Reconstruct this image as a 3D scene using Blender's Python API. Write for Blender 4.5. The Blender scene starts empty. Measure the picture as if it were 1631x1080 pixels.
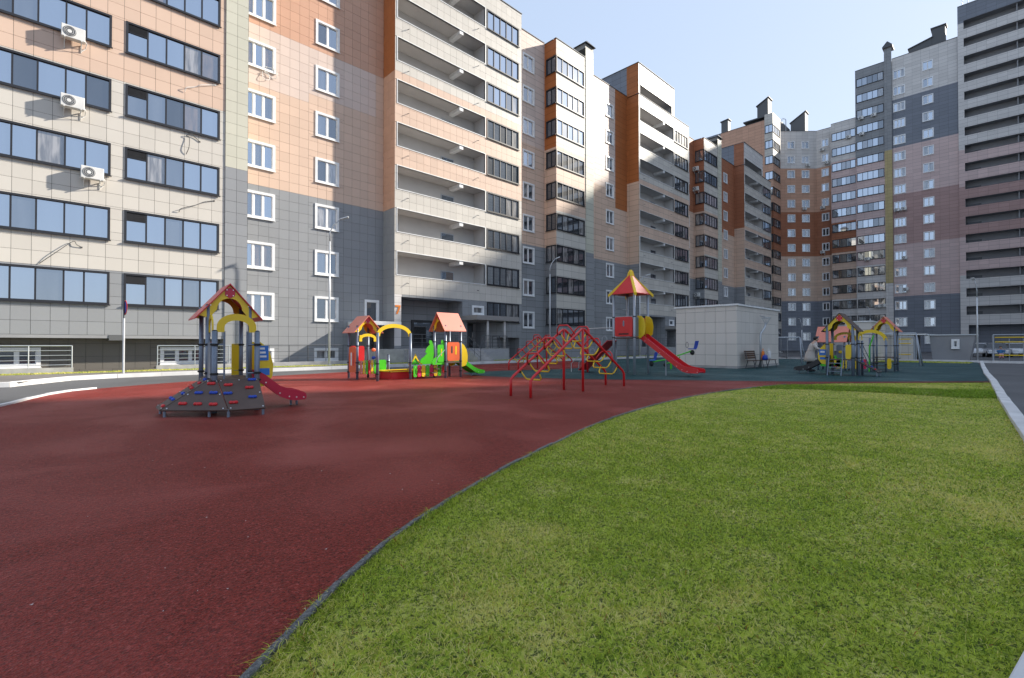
import bpy, bmesh, math, random
import numpy as np
from mathutils import Matrix, Vector, noise
random.seed(7); np.random.seed(7)
R = math.radians
scene = bpy.context.scene
col = scene.collection
# ---------------------------------------------------------------- camera, sky, sun, exposure
CAM_H = 1.3; FPX = 770.0; AL = R(45.9); PITCH = R(0.67)
cd = bpy.data.cameras.new('camera'); cam = bpy.data.objects.new('camera', cd); col.objects.link(cam)
cd.sensor_width = 36; cd.lens = FPX / 1631 * 36; cd.clip_end = 4000; cd.clip_start = 0.05
cam.location = (0, 0, CAM_H); cam.rotation_euler = (R(90) + PITCH, 0, AL - R(90))
scene.camera = cam
SUN = Vector((0.92, -0.392, math.tan(R(28.5)))).normalized()
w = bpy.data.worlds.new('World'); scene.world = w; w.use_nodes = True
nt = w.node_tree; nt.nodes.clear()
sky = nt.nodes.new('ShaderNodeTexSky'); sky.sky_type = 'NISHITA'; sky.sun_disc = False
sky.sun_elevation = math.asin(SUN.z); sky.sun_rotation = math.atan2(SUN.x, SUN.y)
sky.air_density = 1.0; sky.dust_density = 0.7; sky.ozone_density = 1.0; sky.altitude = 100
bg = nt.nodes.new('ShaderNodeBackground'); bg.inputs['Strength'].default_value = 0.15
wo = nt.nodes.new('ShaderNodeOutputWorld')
hsv = nt.nodes.new('ShaderNodeHueSaturation'); hsv.inputs['Saturation'].default_value = 1.0   # sky range flattened and tinted below, so shaded ground comes up brighter
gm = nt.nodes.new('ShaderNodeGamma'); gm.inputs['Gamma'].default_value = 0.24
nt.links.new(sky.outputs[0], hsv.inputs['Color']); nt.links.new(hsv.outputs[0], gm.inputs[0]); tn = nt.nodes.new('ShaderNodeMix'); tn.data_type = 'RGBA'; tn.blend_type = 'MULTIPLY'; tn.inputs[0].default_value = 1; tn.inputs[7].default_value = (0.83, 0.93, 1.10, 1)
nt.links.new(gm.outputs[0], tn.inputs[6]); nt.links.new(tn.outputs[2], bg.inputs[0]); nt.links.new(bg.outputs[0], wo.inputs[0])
sl = bpy.data.lights.new('sun', 'SUN'); so = bpy.data.objects.new('sun', sl); col.objects.link(so)
sl.energy = 2.0; sl.angle = R(1.0); sl.color = (1.0, 0.93, 0.82)
so.rotation_euler = (-SUN).to_track_quat('-Z', 'Y').to_euler(); so.location = (60, -30, 80)
scene.view_settings.view_transform = 'Standard'; scene.view_settings.look = 'None'
scene.view_settings.gamma = 1; scene.view_settings.exposure = 2.12
scene.render.engine = 'CYCLES'
# ---------------------------------------------------------------- pixel helpers (photo pixel -> direction)
ca, sa = math.cos(AL), math.sin(AL)
def ray(x, y):
    r = (x - 815.5) / FPX; u = (540 - y) / FPX
    F = math.cos(PITCH) - u * math.sin(PITCH); Z = math.sin(PITCH) + u * math.cos(PITCH)
    return Vector((ca * F + sa * r, sa * F - ca * r, Z))
def GP(x, y, z=0.0):
    d = ray(x, y); t = (z - CAM_H) / d.z; return (d.x * t, d.y * t)
def PY(x, y, Y):
    d = ray(x, y); t = Y / d.y; return (d.x * t, CAM_H + d.z * t)
def PX(x, y, X):
    d = ray(x, y); t = X / d.x; return (d.y * t, CAM_H + d.z * t)
# ---------------------------------------------------------------- materials
M = {}
def _nodes(name):
    m = bpy.data.materials.new(name); m.use_nodes = True
    n = m.node_tree; n.nodes.clear()
    o = n.nodes.new('ShaderNodeOutputMaterial'); b = n.nodes.new('ShaderNodeBsdfPrincipled')
    n.links.new(b.outputs[0], o.inputs[0]); M[name] = m
    return m, n, b, o
def nd(n, t, **k):
    x = n.nodes.new(t)
    for a, v in k.items(): setattr(x, a, v)
    return x
def math_(n, op, a, b=None, c=None):
    x = n.nodes.new('ShaderNodeMath'); x.operation = op
    for i, q in enumerate((a, b, c)):
        if q is None: continue
        if isinstance(q, (int, float)): x.inputs[i].default_value = q
        else: n.links.new(q, x.inputs[i])
    return x.outputs[0]
def mixc(n, f, a, b, blend='MIX'):
    x = n.nodes.new('ShaderNodeMix'); x.data_type = 'RGBA'; x.blend_type = blend
    for s, q in ((0, f), (6, a), (7, b)):
        if isinstance(q, (int, float)): x.inputs[s].default_value = q
        elif isinstance(q, tuple): x.inputs[s].default_value = (*q, 1)
        else: n.links.new(q, x.inputs[s])
    return x.outputs[2]
def ramp(n, f, stops):
    x = n.nodes.new('ShaderNodeValToRGB'); e = x.color_ramp.elements
    while len(e) < len(stops): e.new(0.5)
    for q, (p, c) in zip(e, stops): q.position = p; q.color = (*c, 1)
    n.links.new(f, x.inputs[0]); return x.outputs[0]
def noise_(n, scale, detail=3, coord=None, dist=0.0):
    x = n.nodes.new('ShaderNodeTexNoise'); x.inputs['Scale'].default_value = scale
    x.inputs['Detail'].default_value = detail; x.inputs['Distortion'].default_value = dist
    if coord is not None: n.links.new(coord, x.inputs['Vector'])
    return x.outputs['Fac']
def pos(n): return n.nodes.new('ShaderNodeNewGeometry').outputs['Position']
def bump_(n, b, h, strength, dist):
    x = n.nodes.new('ShaderNodeBump'); x.inputs['Strength'].default_value = strength; x.inputs['Distance'].default_value = dist
    n.links.new(h, x.inputs['Height']); n.links.new(x.outputs[0], b.inputs['Normal']); return x
def mat(name, c, rough=0.5, metal=0.0, var=0.08, nscale=3.0, bump=0.0, bscale=40.0, spec=0.5):
    m, n, b, o = _nodes(name)
    p = pos(n)
    f = noise_(n, nscale, 4, p)
    c0 = tuple(max(0, x * (1 - var)) for x in c); c1 = tuple(min(1, x * (1 + var)) for x in c)
    n.links.new(ramp(n, f, [(0.3, c0), (0.7, c1)]), b.inputs['Base Color'])
    b.inputs['Roughness'].default_value = rough; b.inputs['Metallic'].default_value = metal
    b.inputs['Specular IOR Level'].default_value = spec
    if bump: bump_(n, b, noise_(n, bscale, 3, p), bump, 0.01)
    return m
def tile_mat(name, c, var=0.07, rough=0.34):
    """single porcelain tile: per-tile tone, faint cloudiness"""
    m, n, b, o = _nodes('tile_' + name)
    g = nd(n, 'ShaderNodeNewGeometry'); oi = nd(n, 'ShaderNodeObjectInfo')
    rnd = math_(n, 'FRACT', math_(n, 'ADD', g.outputs['Random Per Island'], oi.outputs['Random']))
    f = noise_(n, 0.9, 4, g.outputs['Position'])
    mp = nd(n, 'ShaderNodeMapping'); mp.inputs['Scale'].default_value = (1.8, 1.8, .14); n.links.new(g.outputs['Position'], mp.inputs[0])
    f = math_(n, 'MULTIPLY', math_(n, 'ADD', f, noise_(n, 1.0, 5, mp.outputs[0])), .5)
    v = math_(n, 'ADD', math_(n, 'MULTIPLY', rnd, 0.5), math_(n, 'MULTIPLY', f, 0.5))
    n.links.new(ramp(n, v, [(0.1, tuple(x * (1 - var) for x in c)), (0.9, tuple(min(1, x * (1 + var)) for x in c))]), b.inputs['Base Color'])
    b.inputs['Roughness'].default_value = rough; b.inputs['Specular IOR Level'].default_value = .35
    # the same tile as a far sheet whose joints are too fine to build
    m2, n, b, o = _nodes('panel_' + name)
    uv = nd(n, 'ShaderNodeUVMap'); sep = nd(n, 'ShaderNodeSeparateXYZ'); n.links.new(uv.outputs[0], sep.inputs[0])
    u = math_(n, 'DIVIDE', sep.outputs[0], 1.2); vv = math_(n, 'DIVIDE', sep.outputs[1], 0.606)
    cmb = nd(n, 'ShaderNodeCombineXYZ')
    n.links.new(math_(n, 'FLOOR', u), cmb.inputs[0]); n.links.new(math_(n, 'FLOOR', vv), cmb.inputs[1])
    wn = nd(n, 'ShaderNodeTexWhiteNoise', noise_dimensions='2D'); n.links.new(cmb.outputs[0], wn.inputs['Vector'])
    base = ramp(n, wn.outputs['Value'], [(0.0, tuple(x * (1 - var) for x in c)), (1.0, tuple(min(1, x * (1 + var)) for x in c))])
    j = math_(n, 'MAXIMUM', math_(n, 'LESS_THAN', math_(n, 'FRACT', u), 0.018), math_(n, 'LESS_THAN', math_(n, 'FRACT', vv), 0.05))
    mp = nd(n, 'ShaderNodeMapping'); mp.inputs['Scale'].default_value = (1.6, 1.6, .12); n.links.new(pos(n), mp.inputs[0])   # faint rain streaks
    base = mixc(n, math_(n, 'MULTIPLY', noise_(n, 1.0, 5, mp.outputs[0]), .16), base, tuple(x * .62 for x in c))
    n.links.new(mixc(n, j, base, tuple(x * 0.45 for x in c)), b.inputs['Base Color'])
    b.inputs['Roughness'].default_value = .5; b.inputs['Specular IOR Level'].default_value = .18
    bump_(n, b, math_(n, 'ADD', math_(n, 'MULTIPLY', wn.outputs['Value'], 0.15), math_(n, 'SUBTRACT', 1.0, j)), 0.35, 0.01)
    return m
C = dict(cream=(.60, .56, .50), peach=(.66, .48, .37), salmon=(.60, .35, .24), pink=(.66, .53, .46), orange=(.40, .135, .045),
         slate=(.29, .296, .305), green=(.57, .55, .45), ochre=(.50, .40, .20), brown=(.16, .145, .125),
         mauve=(.66, .50, .47), dmauve=(.46, .30, .275), dslate=(.22, .235, .27), grey=(.68, .645, .615), white=(.68, .63, .57), rust=(.38, .15, .08))
for k, c in C.items(): tile_mat(k, c)
mat('joint', (.085, .08, .075), .9); mat('plaster', (.52, .50, .48), .85, var=.06, nscale=.8, bump=.1, bscale=20)
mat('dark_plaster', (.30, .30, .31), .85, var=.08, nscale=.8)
mat('white_frame', (.80, .80, .80), .35); mat('black_frame', (.02, .02, .024), .4); mat('white_paint', (.78, .78, .77), .45)
mat('concrete', (.38, .37, .36), .9, var=.18, nscale=2.5, bump=.2); mat('kerb', (.62, .61, .60), .85, var=.15, nscale=1.5, bump=.15)
mat('metal_grey', (.36, .39, .43), .4, .3, var=.05); mat('galv', (.5, .52, .54), .45, .6); mat('rail_dark', (.10, .105, .115), .5, .3)
mat('roof_dark', (.09, .092, .10), .6); mat('roof_slate', (.20, .22, .26), .4, .2)
mat('louver', (.06, .06, .065), .5); mat('black_rubber', (.012, .012, .013), .6)
mat('play_red', (.60, .018, .022), .35, var=.05); mat('play_crimson', (.50, .010, .045), .3, var=.05); mat('play_yellow', (.80, .55, .015), .35, var=.05)
mat('play_green', (.07, .52, .018), .35, var=.05); mat('play_blue', (.012, .06, .42), .4); mat('play_orange', (.74, .13, .04), .4, var=.05)
mat('play_pink', (.72, .23, .16), .45, var=.05); mat('play_magenta', (.60, .02, .09), .4); mat('play_lightblue', (.02, .16, .55), .4)
mat('post_blue', (.18, .215, .27), .38, .25, var=.06); mat('ply_brown', (.095, .062, .050), .65, var=.12, nscale=6, bump=.05)
mat('play_black', (.022, .021, .022), .4); mat('bolt', (.75, .76, .77), .3, .6); mat('steel', (.6, .62, .64), .25, .9)
mat('num_orange', (.80, .22, .02), .5); mat('sign_red', (.6, .02, .02), .4); mat('sign_blue', (.02, .08, .45), .4)
mat('wood', (.085, .045, .025), .6, var=.25, nscale=12); mat('ac_white', (.72, .71, .68), .45)
mat('car_white', (.72, .73, .75), .2, spec=.7); mat('car_glass', (.02, .025, .03), .08, spec=.8); mat('tyre', (.015, .015, .015), .8); mat('car_grey', (.33, .34, .37), .25, .5)
mat('skin', (.52, .31, .22), .55); mat('coat', (.56, .50, .45), .85, bump=.2, bscale=60); mat('black_cloth', (.012, .012, .014), .8); mat('hair_black', (.01, .009, .01), .5)
mat('pink_cloth', (.70, .33, .36), .8); mat('white_cloth', (.75, .74, .73), .8); mat('blue_cloth', (.04, .16, .35), .8); mat('orange_cloth', (.80, .20, .02), .6)
mat('cable', (.08, .08, .08), .6); mat('cable_white', (.7, .7, .68), .5); mat('door_dark', (.035, .037, .04), .35); mat('lamp_head', (.62, .63, .64), .4, .3)
def glass(name, base, fac, rough=0.02, folds=0.0):
    m, n, b, o = _nodes(name)
    oi = nd(n, 'ShaderNodeObjectInfo')
    tc = nd(n, 'ShaderNodeTexCoord'); mp = nd(n, 'ShaderNodeMapping'); mp.inputs['Scale'].default_value = (1, 1, .15)
    n.links.new(tc.outputs['Object'], mp.inputs[0])
    off = nd(n, 'ShaderNodeVectorMath', operation='SCALE'); cx = nd(n, 'ShaderNodeCombineXYZ')
    n.links.new(oi.outputs['Random'], cx.inputs[0]); n.links.new(cx.outputs[0], off.inputs[0]); off.inputs['Scale'].default_value = 37.0
    n.links.new(off.outputs[0], mp.inputs['Location'])
    f = noise_(n, 7.0 if folds else 1.6, 2, mp.outputs[0])
    n.links.new(ramp(n, f, [(.35, tuple(x * .35 for x in base)), (.65, base)]), b.inputs['Base Color'])
    b.inputs['Roughness'].default_value = .25
    gl = nd(n, 'ShaderNodeBsdfGlossy'); gl.inputs['Roughness'].default_value = rough; gl.inputs['Color'].default_value = (.78, .86, .97, 1)
    wv = nd(n, 'ShaderNodeBump'); wv.inputs['Strength'].default_value = .06; wv.inputs['Distance'].default_value = .02
    n.links.new(noise_(n, .9, 1, mp.outputs[0]), wv.inputs['Height']); n.links.new(wv.outputs[0], gl.inputs['Normal'])
    mx = nd(n, 'ShaderNodeMixShader'); lw = nd(n, 'ShaderNodeLayerWeight'); lw.inputs[0].default_value = .35
    k = math_(n, 'MINIMUM', math_(n, 'ADD', fac, math_(n, 'MULTIPLY', lw.outputs['Facing'], .35)), .95)
    n.links.new(k, mx.inputs[0]); n.links.new(b.outputs[0], mx.inputs[1]); n.links.new(gl.outputs[0], mx.inputs[2]); n.links.new(mx.outputs[0], o.inputs[0])
glass('glass_sky', (.03, .04, .05), .58); glass('glass_dark', (.02, .022, .025), .22); glass('glass_curtain', (.36, .34, .32), .2, folds=1)
glass('glass_mid', (.06, .065, .07), .38); glass('glass_warm', (.16, .11, .07), .3, folds=1)
# rubber surfacing: granules, worn cloudy patches, soft relief
def rubber(name, c, dark):
    m, n, b, o = _nodes(name); p = pos(n)
    v = nd(n, 'ShaderNodeTexVoronoi'); v.inputs['Scale'].default_value = 105; n.links.new(p, v.inputs['Vector'])
    v2 = nd(n, 'ShaderNodeTexVoronoi'); v2.inputs['Scale'].default_value = 45; n.links.new(p, v2.inputs['Vector'])
    sepc = nd(n, 'ShaderNodeSeparateColor'); n.links.new(v.outputs['Color'], sepc.inputs[0])
    gran = ramp(n, sepc.outputs[0], [(0, dark), (.5, c), (.90, tuple(x * 1.25 for x in c)), (1, tuple(min(1, x * 1.6 + .05) for x in c))])
    cl = noise_(n, .55, 5, p, .6); fine = noise_(n, 9, 4, p)
    gran = mixc(n, math_(n, 'MULTIPLY', fine, .45), gran, dark)
    pale = tuple(min(1, x * 1.3 + .035) for x in c)
    mk = math_(n, 'MULTIPLY', math_(n, 'SUBTRACT', cl, .46), 2.4); mk = math_(n, 'MAXIMUM', mk, 0)
    n.links.new(mixc(n, mk, gran, pale), b.inputs['Base Color'])
    n.links.new(math_(n, 'SUBTRACT', .62, math_(n, 'MULTIPLY', cl, .25)), b.inputs['Roughness'])
    h = math_(n, 'ADD', v.outputs['Distance'], math_(n, 'MULTIPLY', v2.outputs['Distance'], 1.2))
    b.inputs['Specular IOR Level'].default_value = .13; bump_(n, b, h, .9, .009)
rubber('rubber_red', (.275, .036, .025), (.080, .011, .009)); rubber('rubber_green', (.022, .078, .082), (.010, .036, .040))
rubber('rubber_pad', (.19, .19, .185), (.09, .09, .09))
def asphalt(name, c):
    m, n, b, o = _nodes(name); p = pos(n)
    v = nd(n, 'ShaderNodeTexVoronoi'); v.inputs['Scale'].default_value = 90; n.links.new(p, v.inputs['Vector'])
    f = noise_(n, .35, 5, p, .4); g = noise_(n, 60, 2, p)
    a = ramp(n, f, [(.3, tuple(x * .75 for x in c)), (.7, tuple(x * 1.3 for x in c))])
    n.links.new(mixc(n, math_(n, 'MULTIPLY', g, .5), a, tuple(x * .5 for x in c)), b.inputs['Base Color'])
    b.inputs['Roughness'].default_value = .75; bump_(n, b, v.outputs['Distance'], .4, .005)
asphalt('asphalt', (.105, .105, .108)); asphalt('paving', (.22, .20, .185))
m, n, b, o = _nodes('soil'); p = pos(n)
sc0 = ramp(n, noise_(n, 2.2, 6, p), [(.3, (.22, .31, .02)), (.5, (.38, .44, .05)), (.72, (.58, .52, .17))])
n.links.new(mixc(n, ramp(n, noise_(n, 48, 3, p), [(.38, (1, 1, 1)), (.52, (0, 0, 0))]), sc0, (.055, .075, .012)), b.inputs['Base Color'])
b.inputs['Roughness'].default_value = .95; bump_(n, b, noise_(n, 30, 4, p), .8, .02)
m, n, b, o = _nodes('grass'); at = nd(n, 'ShaderNodeVertexColor', layer_name='tint')
n.links.new(at.outputs[0], b.inputs['Base Color']); b.inputs['Roughness'].default_value = .55; b.inputs['Specular IOR Level'].default_value = .25
tr = nd(n, 'ShaderNodeBsdfTranslucent'); n.links.new(at.outputs[0], tr.inputs[0]); mx = nd(n, 'ShaderNodeMixShader'); mx.inputs[0].default_value = .42
n.links.new(b.outputs[0], mx.inputs[1]); n.links.new(tr.outputs[0], mx.inputs[2]); n.links.new(mx.outputs[0], o.inputs[0])
m, n, b, o = _nodes('brick_base'); uv = nd(n, 'ShaderNodeUVMap'); br = nd(n, 'ShaderNodeTexBrick'); n.links.new(uv.outputs[0], br.inputs[0])
br.inputs['Color1'].default_value = (.42, .42, .45, 1); br.inputs['Color2'].default_value = (.36, .36, .40, 1); br.inputs['Mortar'].default_value = (.22, .22, .25, 1)
br.inputs['Scale'].default_value = 1; br.inputs['Brick Width'].default_value = .26; br.inputs['Row Height'].default_value = .09; br.inputs['Mortar Size'].default_value = .012
n.links.new(br.outputs[0], b.inputs['Base Color']); b.inputs['Roughness'].default_value = .7
# ---------------------------------------------------------------- object helpers
def setp(o, label=None, cat=None, group=None, kind=None):
    if label: o['label'] = label
    if cat: o['category'] = cat
    if group: o['group'] = group
    if kind: o['kind'] = kind
    return o
def link(name, data, parent=None):
    o = bpy.data.objects.new(name, data); col.objects.link(o)
    if parent is not None: o.parent = parent
    return o
def thing(name, label, cat, loc=(0, 0, 0), rz=0.0, group=None):
    o = link(name, None); o.location = loc; o.rotation_euler = (0, 0, rz); o.empty_display_size = .2
    return setp(o, label, cat, group)
class MB:
    def __init__(s): s.v = []; s.f = []; s.mi = []; s.uv = []; s.mats = []
    def _m(s, m):
        if m is None: return 0
        if m not in s.mats: s.mats.append(m)
        return s.mats.index(m)
    def face(s, pts, m=None, uv=None):
        i = len(s.v); s.v += [tuple(p) for p in pts]; s.f.append(list(range(i, i + len(pts)))); s.mi.append(s._m(m)); s.uv.append(uv)
    def hexa(s, P, m=None):           # 8 points: 0-3 bottom ring, 4-7 top ring
        i = len(s.v); s.v += [tuple(p) for p in P]; k = s._m(m)
        for q in ((3, 2, 1, 0), (4, 5, 6, 7), (0, 1, 5, 4), (1, 2, 6, 5), (2, 3, 7, 6), (3, 0, 4, 7)):
            s.f.append([i + a for a in q]); s.mi.append(k); s.uv.append(None)
        return s
    def box(s, x0, x1, y0, y1, z0, z1, m=None):
        return s.hexa([(x0, y0, z0), (x1, y0, z0), (x1, y1, z0), (x0, y1, z0), (x0, y0, z1), (x1, y0, z1), (x1, y1, z1), (x0, y1, z1)], m)
    def tube(s, pts, r, n=8, m=None, r1=None, cap=True, closed=False):
        pts = [Vector(p) for p in pts]; N = len(pts); i0 = len(s.v); k = s._m(m)
        ref = None
        for j, p in enumerate(pts):
            if closed: t = pts[(j + 1) % N] - pts[j - 1]
            else: t = pts[min(j + 1, N - 1)] - pts[max(j - 1, 0)]
            t.normalize()
            if ref is None:
                ref = Vector((0, 0, 1)) if abs(t.z) < .9 else Vector((1, 0, 0))
            a = t.cross(ref); a.normalize(); bb = t.cross(a); ref = -bb if False else ref
            rr = r if r1 is None else r + (r1 - r) * j / max(1, N - 1)
            for q in range(n):
                an = 2 * math.pi * q / n; s.v.append(tuple(p + a * (rr * math.cos(an)) + bb * (rr * math.sin(an))))
        for j in range(N if closed else N - 1):
            for q in range(n):
                a0 = i0 + j * n; a1 = i0 + ((j + 1) % N) * n
                s.f.append([a0 + q, a0 + (q + 1) % n, a1 + (q + 1) % n, a1 + q]); s.mi.append(k); s.uv.append(None)
        if cap and not closed:
            s.f.append([i0 + q for q in reversed(range(n))]); s.mi.append(k); s.uv.append(None)
            e = i0 + (N - 1) * n; s.f.append([e + q for q in range(n)]); s.mi.append(k); s.uv.append(None)
        return s
    def plate(s, poly, O, ex, ey, t, m=None):   # 2D outline (in ex,ey from O) with thickness t along ex x ey, centred
        O = Vector(O); ex = Vector(ex); ey = Vector(ey); nn = ex.cross(ey).normalized() * (t / 2); k = s._m(m)
        i = len(s.v); N = len(poly)
        for sg in (1, -1):
            for (a, b_) in poly: s.v.append(tuple(O + ex * a + ey * b_ + nn * sg))
        s.f.append([i + q for q in range(N)]); s.f.append([i + N + q for q in reversed(range(N))])
        s.mi += [k, k]; s.uv += [None, None]
        for q in range(N):
            s.f.append([i + q, i + N + q, i + N + (q + 1) % N, i + (q + 1) % N]); s.mi.append(k); s.uv.append(None)
        return s
    def ball(s, c, rx, ry, rz, nu=10, nv=6, m=None, rot=None):
        i = len(s.v); k = s._m(m); c = Vector(c)
        for a in range(1, nv):
            th = math.pi * a / nv
            for q in range(nu):
                ph = 2 * math.pi * q / nu
                p = Vector((rx * math.sin(th) * math.cos(ph), ry * math.sin(th) * math.sin(ph), rz * math.cos(th)))
                if rot: p = rot @ p
                s.v.append(tuple(c + p))
        top = Vector((0, 0, rz)); bot = Vector((0, 0, -rz))
        if rot: top = rot @ top; bot = rot @ bot
        s.v += [tuple(c + top), tuple(c + bot)]; T = len(s.v) - 2; Bt = T + 1
        for q in range(nu):
            s.f.append([T, i + q, i + (q + 1) % nu]); s.mi.append(k); s.uv.append(None)
            e = i + (nv - 2) * nu; s.f.append([Bt, e + (q + 1) % nu, e + q]); s.mi.append(k); s.uv.append(None)
            for a in range(nv - 2):
                e = i + a * nu; s.f.append([e + q, e + nu + q, e + nu + (q + 1) % nu, e + (q + 1) % nu]); s.mi.append(k); s.uv.append(None)
        return s
    def mesh(s, name, mm=None, off=None, smooth=False):
        me = bpy.data.meshes.new(name)
        v = s.v if off is None else [(a - off[0], b - off[1], c - off[2]) for a, b, c in s.v]
        me.from_pydata(v, [], s.f)
        ms = s.mats if s.mats else [mm]
        for q in ms: me.materials.append(M[q])
        if len(ms) > 1: me.polygons.foreach_set('material_index', s.mi)
        if any(u is not None for u in s.uv):
            ul = me.uv_layers.new(name='UVMap'); li = 0
            for f, u in zip(s.f, s.uv):
                for q in range(len(f)):
                    ul.data[li].uv = u[q] if u else (0, 0); li += 1
        if smooth: me.polygons.foreach_set('use_smooth', [True] * len(me.polygons))
        me.validate(); me.update(); return me
    def build(s, name, mm=None, parent=None, off=None, smooth=False, bevel=0.0):
        o = link(name, s.mesh(name, mm, off, smooth), parent)
        if bevel:
            b = o.modifiers.new('bevel', 'BEVEL'); b.width = bevel; b.segments = 2; b.limit_method = 'ANGLE'; b.angle_limit = R(40)
        return o
def B(x0, x1, y0, y1, z0, z1): return MB().box(x0, x1, y0, y1, z0, z1)
def T(pts, r, n=8, **k): return MB().tube(pts, r, n, **k)
def arc(cx, cz, r, a0, a1, n): return [(cx + r * math.cos(R(a0 + (a1 - a0) * i / n)), cz + r * math.sin(R(a0 + (a1 - a0) * i / n))) for i in range(n + 1)]
# ---------------------------------------------------------------- ground
def sheet(name, poly, z, m, kind='structure', label=None):
    mb = MB(); mb.face([(x, y, z) for x, y in poly]); o = mb.build(name, m); o['kind'] = kind
    bm = bmesh.new(); bm.from_mesh(o.data); bmesh.ops.recalc_face_normals(bm, faces=bm.faces)
    for f in bm.faces:
        if f.normal.z < 0: f.normal_flip()
    bmesh.ops.triangulate(bm, faces=bm.faces); bm.to_mesh(o.data); bm.free(); return o
def smooth_line(p, n=6):
    out = []
    for i in range(len(p) - 1):
        p0 = p[max(i - 1, 0)]; p1 = p[i]; p2 = p[i + 1]; p3 = p[min(i + 2, len(p) - 1)]
        for j in range(n):
            t = j / n
            out.append(tuple(.5 * (2 * b + (c - a) * t + (2 * a - 5 * b + 4 * c - d) * t * t + (3 * b - a - 3 * c + d) * t ** 3) for a, b, c, d in zip(p0, p1, p2, p3)))
    out.append(tuple(p[-1])); return out
sheet('ground', [(-900, -900), (900, -900), (900, 900), (-900, 900)], -0.03, 'asphalt')
EDGE_PX = [(385, 1080), (430, 1038), (470, 990), (520, 942), (600, 872), (660, 828), (720, 790), (770, 762), (830, 730), (870, 711), (940, 678), (1000, 657), (1060, 640), (1130, 626), (1200, 617), (1250, 612.5)]
edge = [(-9, -3.6), (-5, -1.9), (-2.2, -.1), (-.6, 1.15)] + [GP(*p) for p in EDGE_PX]
edge = smooth_line(edge, 5)
far_edge = [GP(1330, 610.5), GP(1450, 609.5), GP(1577, 609)]
kerb_in = [GP(1577, 609), GP(1592, 640), GP(1631, 703), (5.5, -.17), (3.3, -.12), (2.85, -.04), (2.5, .03), (1.6, .0), (-9, -.9)]
lawn_poly = edge + far_edge + kerb_in[1:]
sheet('lawn_soil', lawn_poly, -0.012, 'soil')
road_edge = [(-14, 3), (-5, 7), (-2.2, 11)] + [GP(0, 648), GP(65, 632), GP(125, 622), GP(259, 610.6), GP(400, 601), GP(560, 592), GP(700, 584.5), (21.5, 24.2), (32, 24.6), (49, 24.6)]
road_edge = smooth_line(road_edge, 4)
red_poly = road_edge + [(49.3, 5), GP(1577, 608.6)] + list(reversed(edge + far_edge[:-1])) + [(-14, -4.5)]
sheet('red_rubber_ground', red_poly, 0.0, 'rubber_red')
GL = [GP(1577, 607.6), GP(1450, 608), GP(1330, 608.2), GP(1240, 607.6), GP(1100, 606), GP(1000, 605), GP(930, 604), GP(850, 602), GP(790, 600), GP(752, 597.5), (14.0, 17.6), (16.6, 17.6), (20, 16.6), (24.5, 17.8), (28, 21.5), (30, 24.4)]
green_poly = smooth_line(GL, 3) + [(48.9, 24.4), (48.9, 1.7)]
sheet('green_rubber_ground', green_poly, 0.005, 'rubber_green')
def ribbon(name, line, wdt, z0, z1, m, side=1, kind='structure', seg=None):
    """kerb: a strip along a line, offset to one side; built as separate stones when seg is given"""
    pts = [Vector(p) for p in line]; L = []
    for i, p in enumerate(pts):
        t = (pts[min(i + 1, len(pts) - 1)] - pts[max(i - 1, 0)]).normalized(); L.append((p, Vector((-t.y, t.x)) * side))
    def bx(a, b):
        (p, n0), (q, n1) = a, b; p2 = p + n0 * wdt; q2 = q + n1 * wdt
        return [(p.x, p.y, z0), (q.x, q.y, z0), (q2.x, q2.y, z0), (p2.x, p2.y, z0), (p.x, p.y, z1), (q.x, q.y, z1), (q2.x, q2.y, z1), (p2.x, p2.y, z1)]
    if seg is None:
        mb = MB()
        for i in range(len(L) - 1): mb.hexa(bx(L[i], L[i + 1]))
        o = mb.build(name, m); o['kind'] = kind; return o
    root = link(name, None); root['kind'] = kind; acc = 0
    ln = [0.0]
    for i in range(len(pts) - 1): ln.append(ln[-1] + (pts[i + 1] - pts[i]).length)
    def at(s):
        for i in range(len(pts) - 1):
            if s <= ln[i + 1] + 1e-6:
                f = (s - ln[i]) / max(1e-6, ln[i + 1] - ln[i]); return (L[i][0].lerp(L[i + 1][0], f), L[i][1].lerp(L[i + 1][1], f).normalized())
        return L[-1]
    s = 0.0
    while s < ln[-1] - .05:
        e = min(s + seg - .008, ln[-1]); h = random.uniform(-.009, .006)
        P = bx(at(s), at(e)); jx, jy = random.gauss(0, .003), random.gauss(0, .003); P = [(x + jx, y + jy, z) for x, y, z in P]; P = P[:4] + [(x, y, z + h) for x, y, z in P[4:]]
        MB().hexa(P).build('kerb_stone', m, root, bevel=.008); s += seg
    return root
ribbon('lawn_edging', edge, .038, -.05, .018, 'rubber_pad', side=-1, seg=.5)
ribbon('playground_kerb', [p for p in kerb_in], .18, -.05, .06, 'kerb', side=1, seg=1.0)
ribbon('playground_kerb', [GP(1577, 609), (30, .85), (40, 1.25), (49.4, 1.6)], .18, -.05, .07, 'kerb', side=-1, seg=1.0)
ribbon('playground_kerb', [p for p in road_edge if p[0] < 1.6 and p[1] > 9], .10, -.05, .045, 'kerb', side=1, seg=1.0)
far_kerb = smooth_line([(-14, 20.5), (-5, 22.3), GP(0, 616), GP(55, 611), GP(109, 605), (3.0, 25.0), (8, 25.3), (16, 25.4), (30, 25.4), (45, 25.4), (60, 25.4)], 3)
ribbon('street_kerb', far_kerb, .18, -.05, .13, 'kerb', side=1, seg=1.5)
ribbon('street_kerb', [(49.3, 25), (49.3, 12), (49.3, 1.2), (49.3, -14)], .2, -.05, .13, 'kerb', side=1, seg=2.0)
sheet('pavement', [(p[0], p[1] + .17) for p in far_kerb] + [(60, 26.6), (-14, 27.2)], .105, 'paving')
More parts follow.
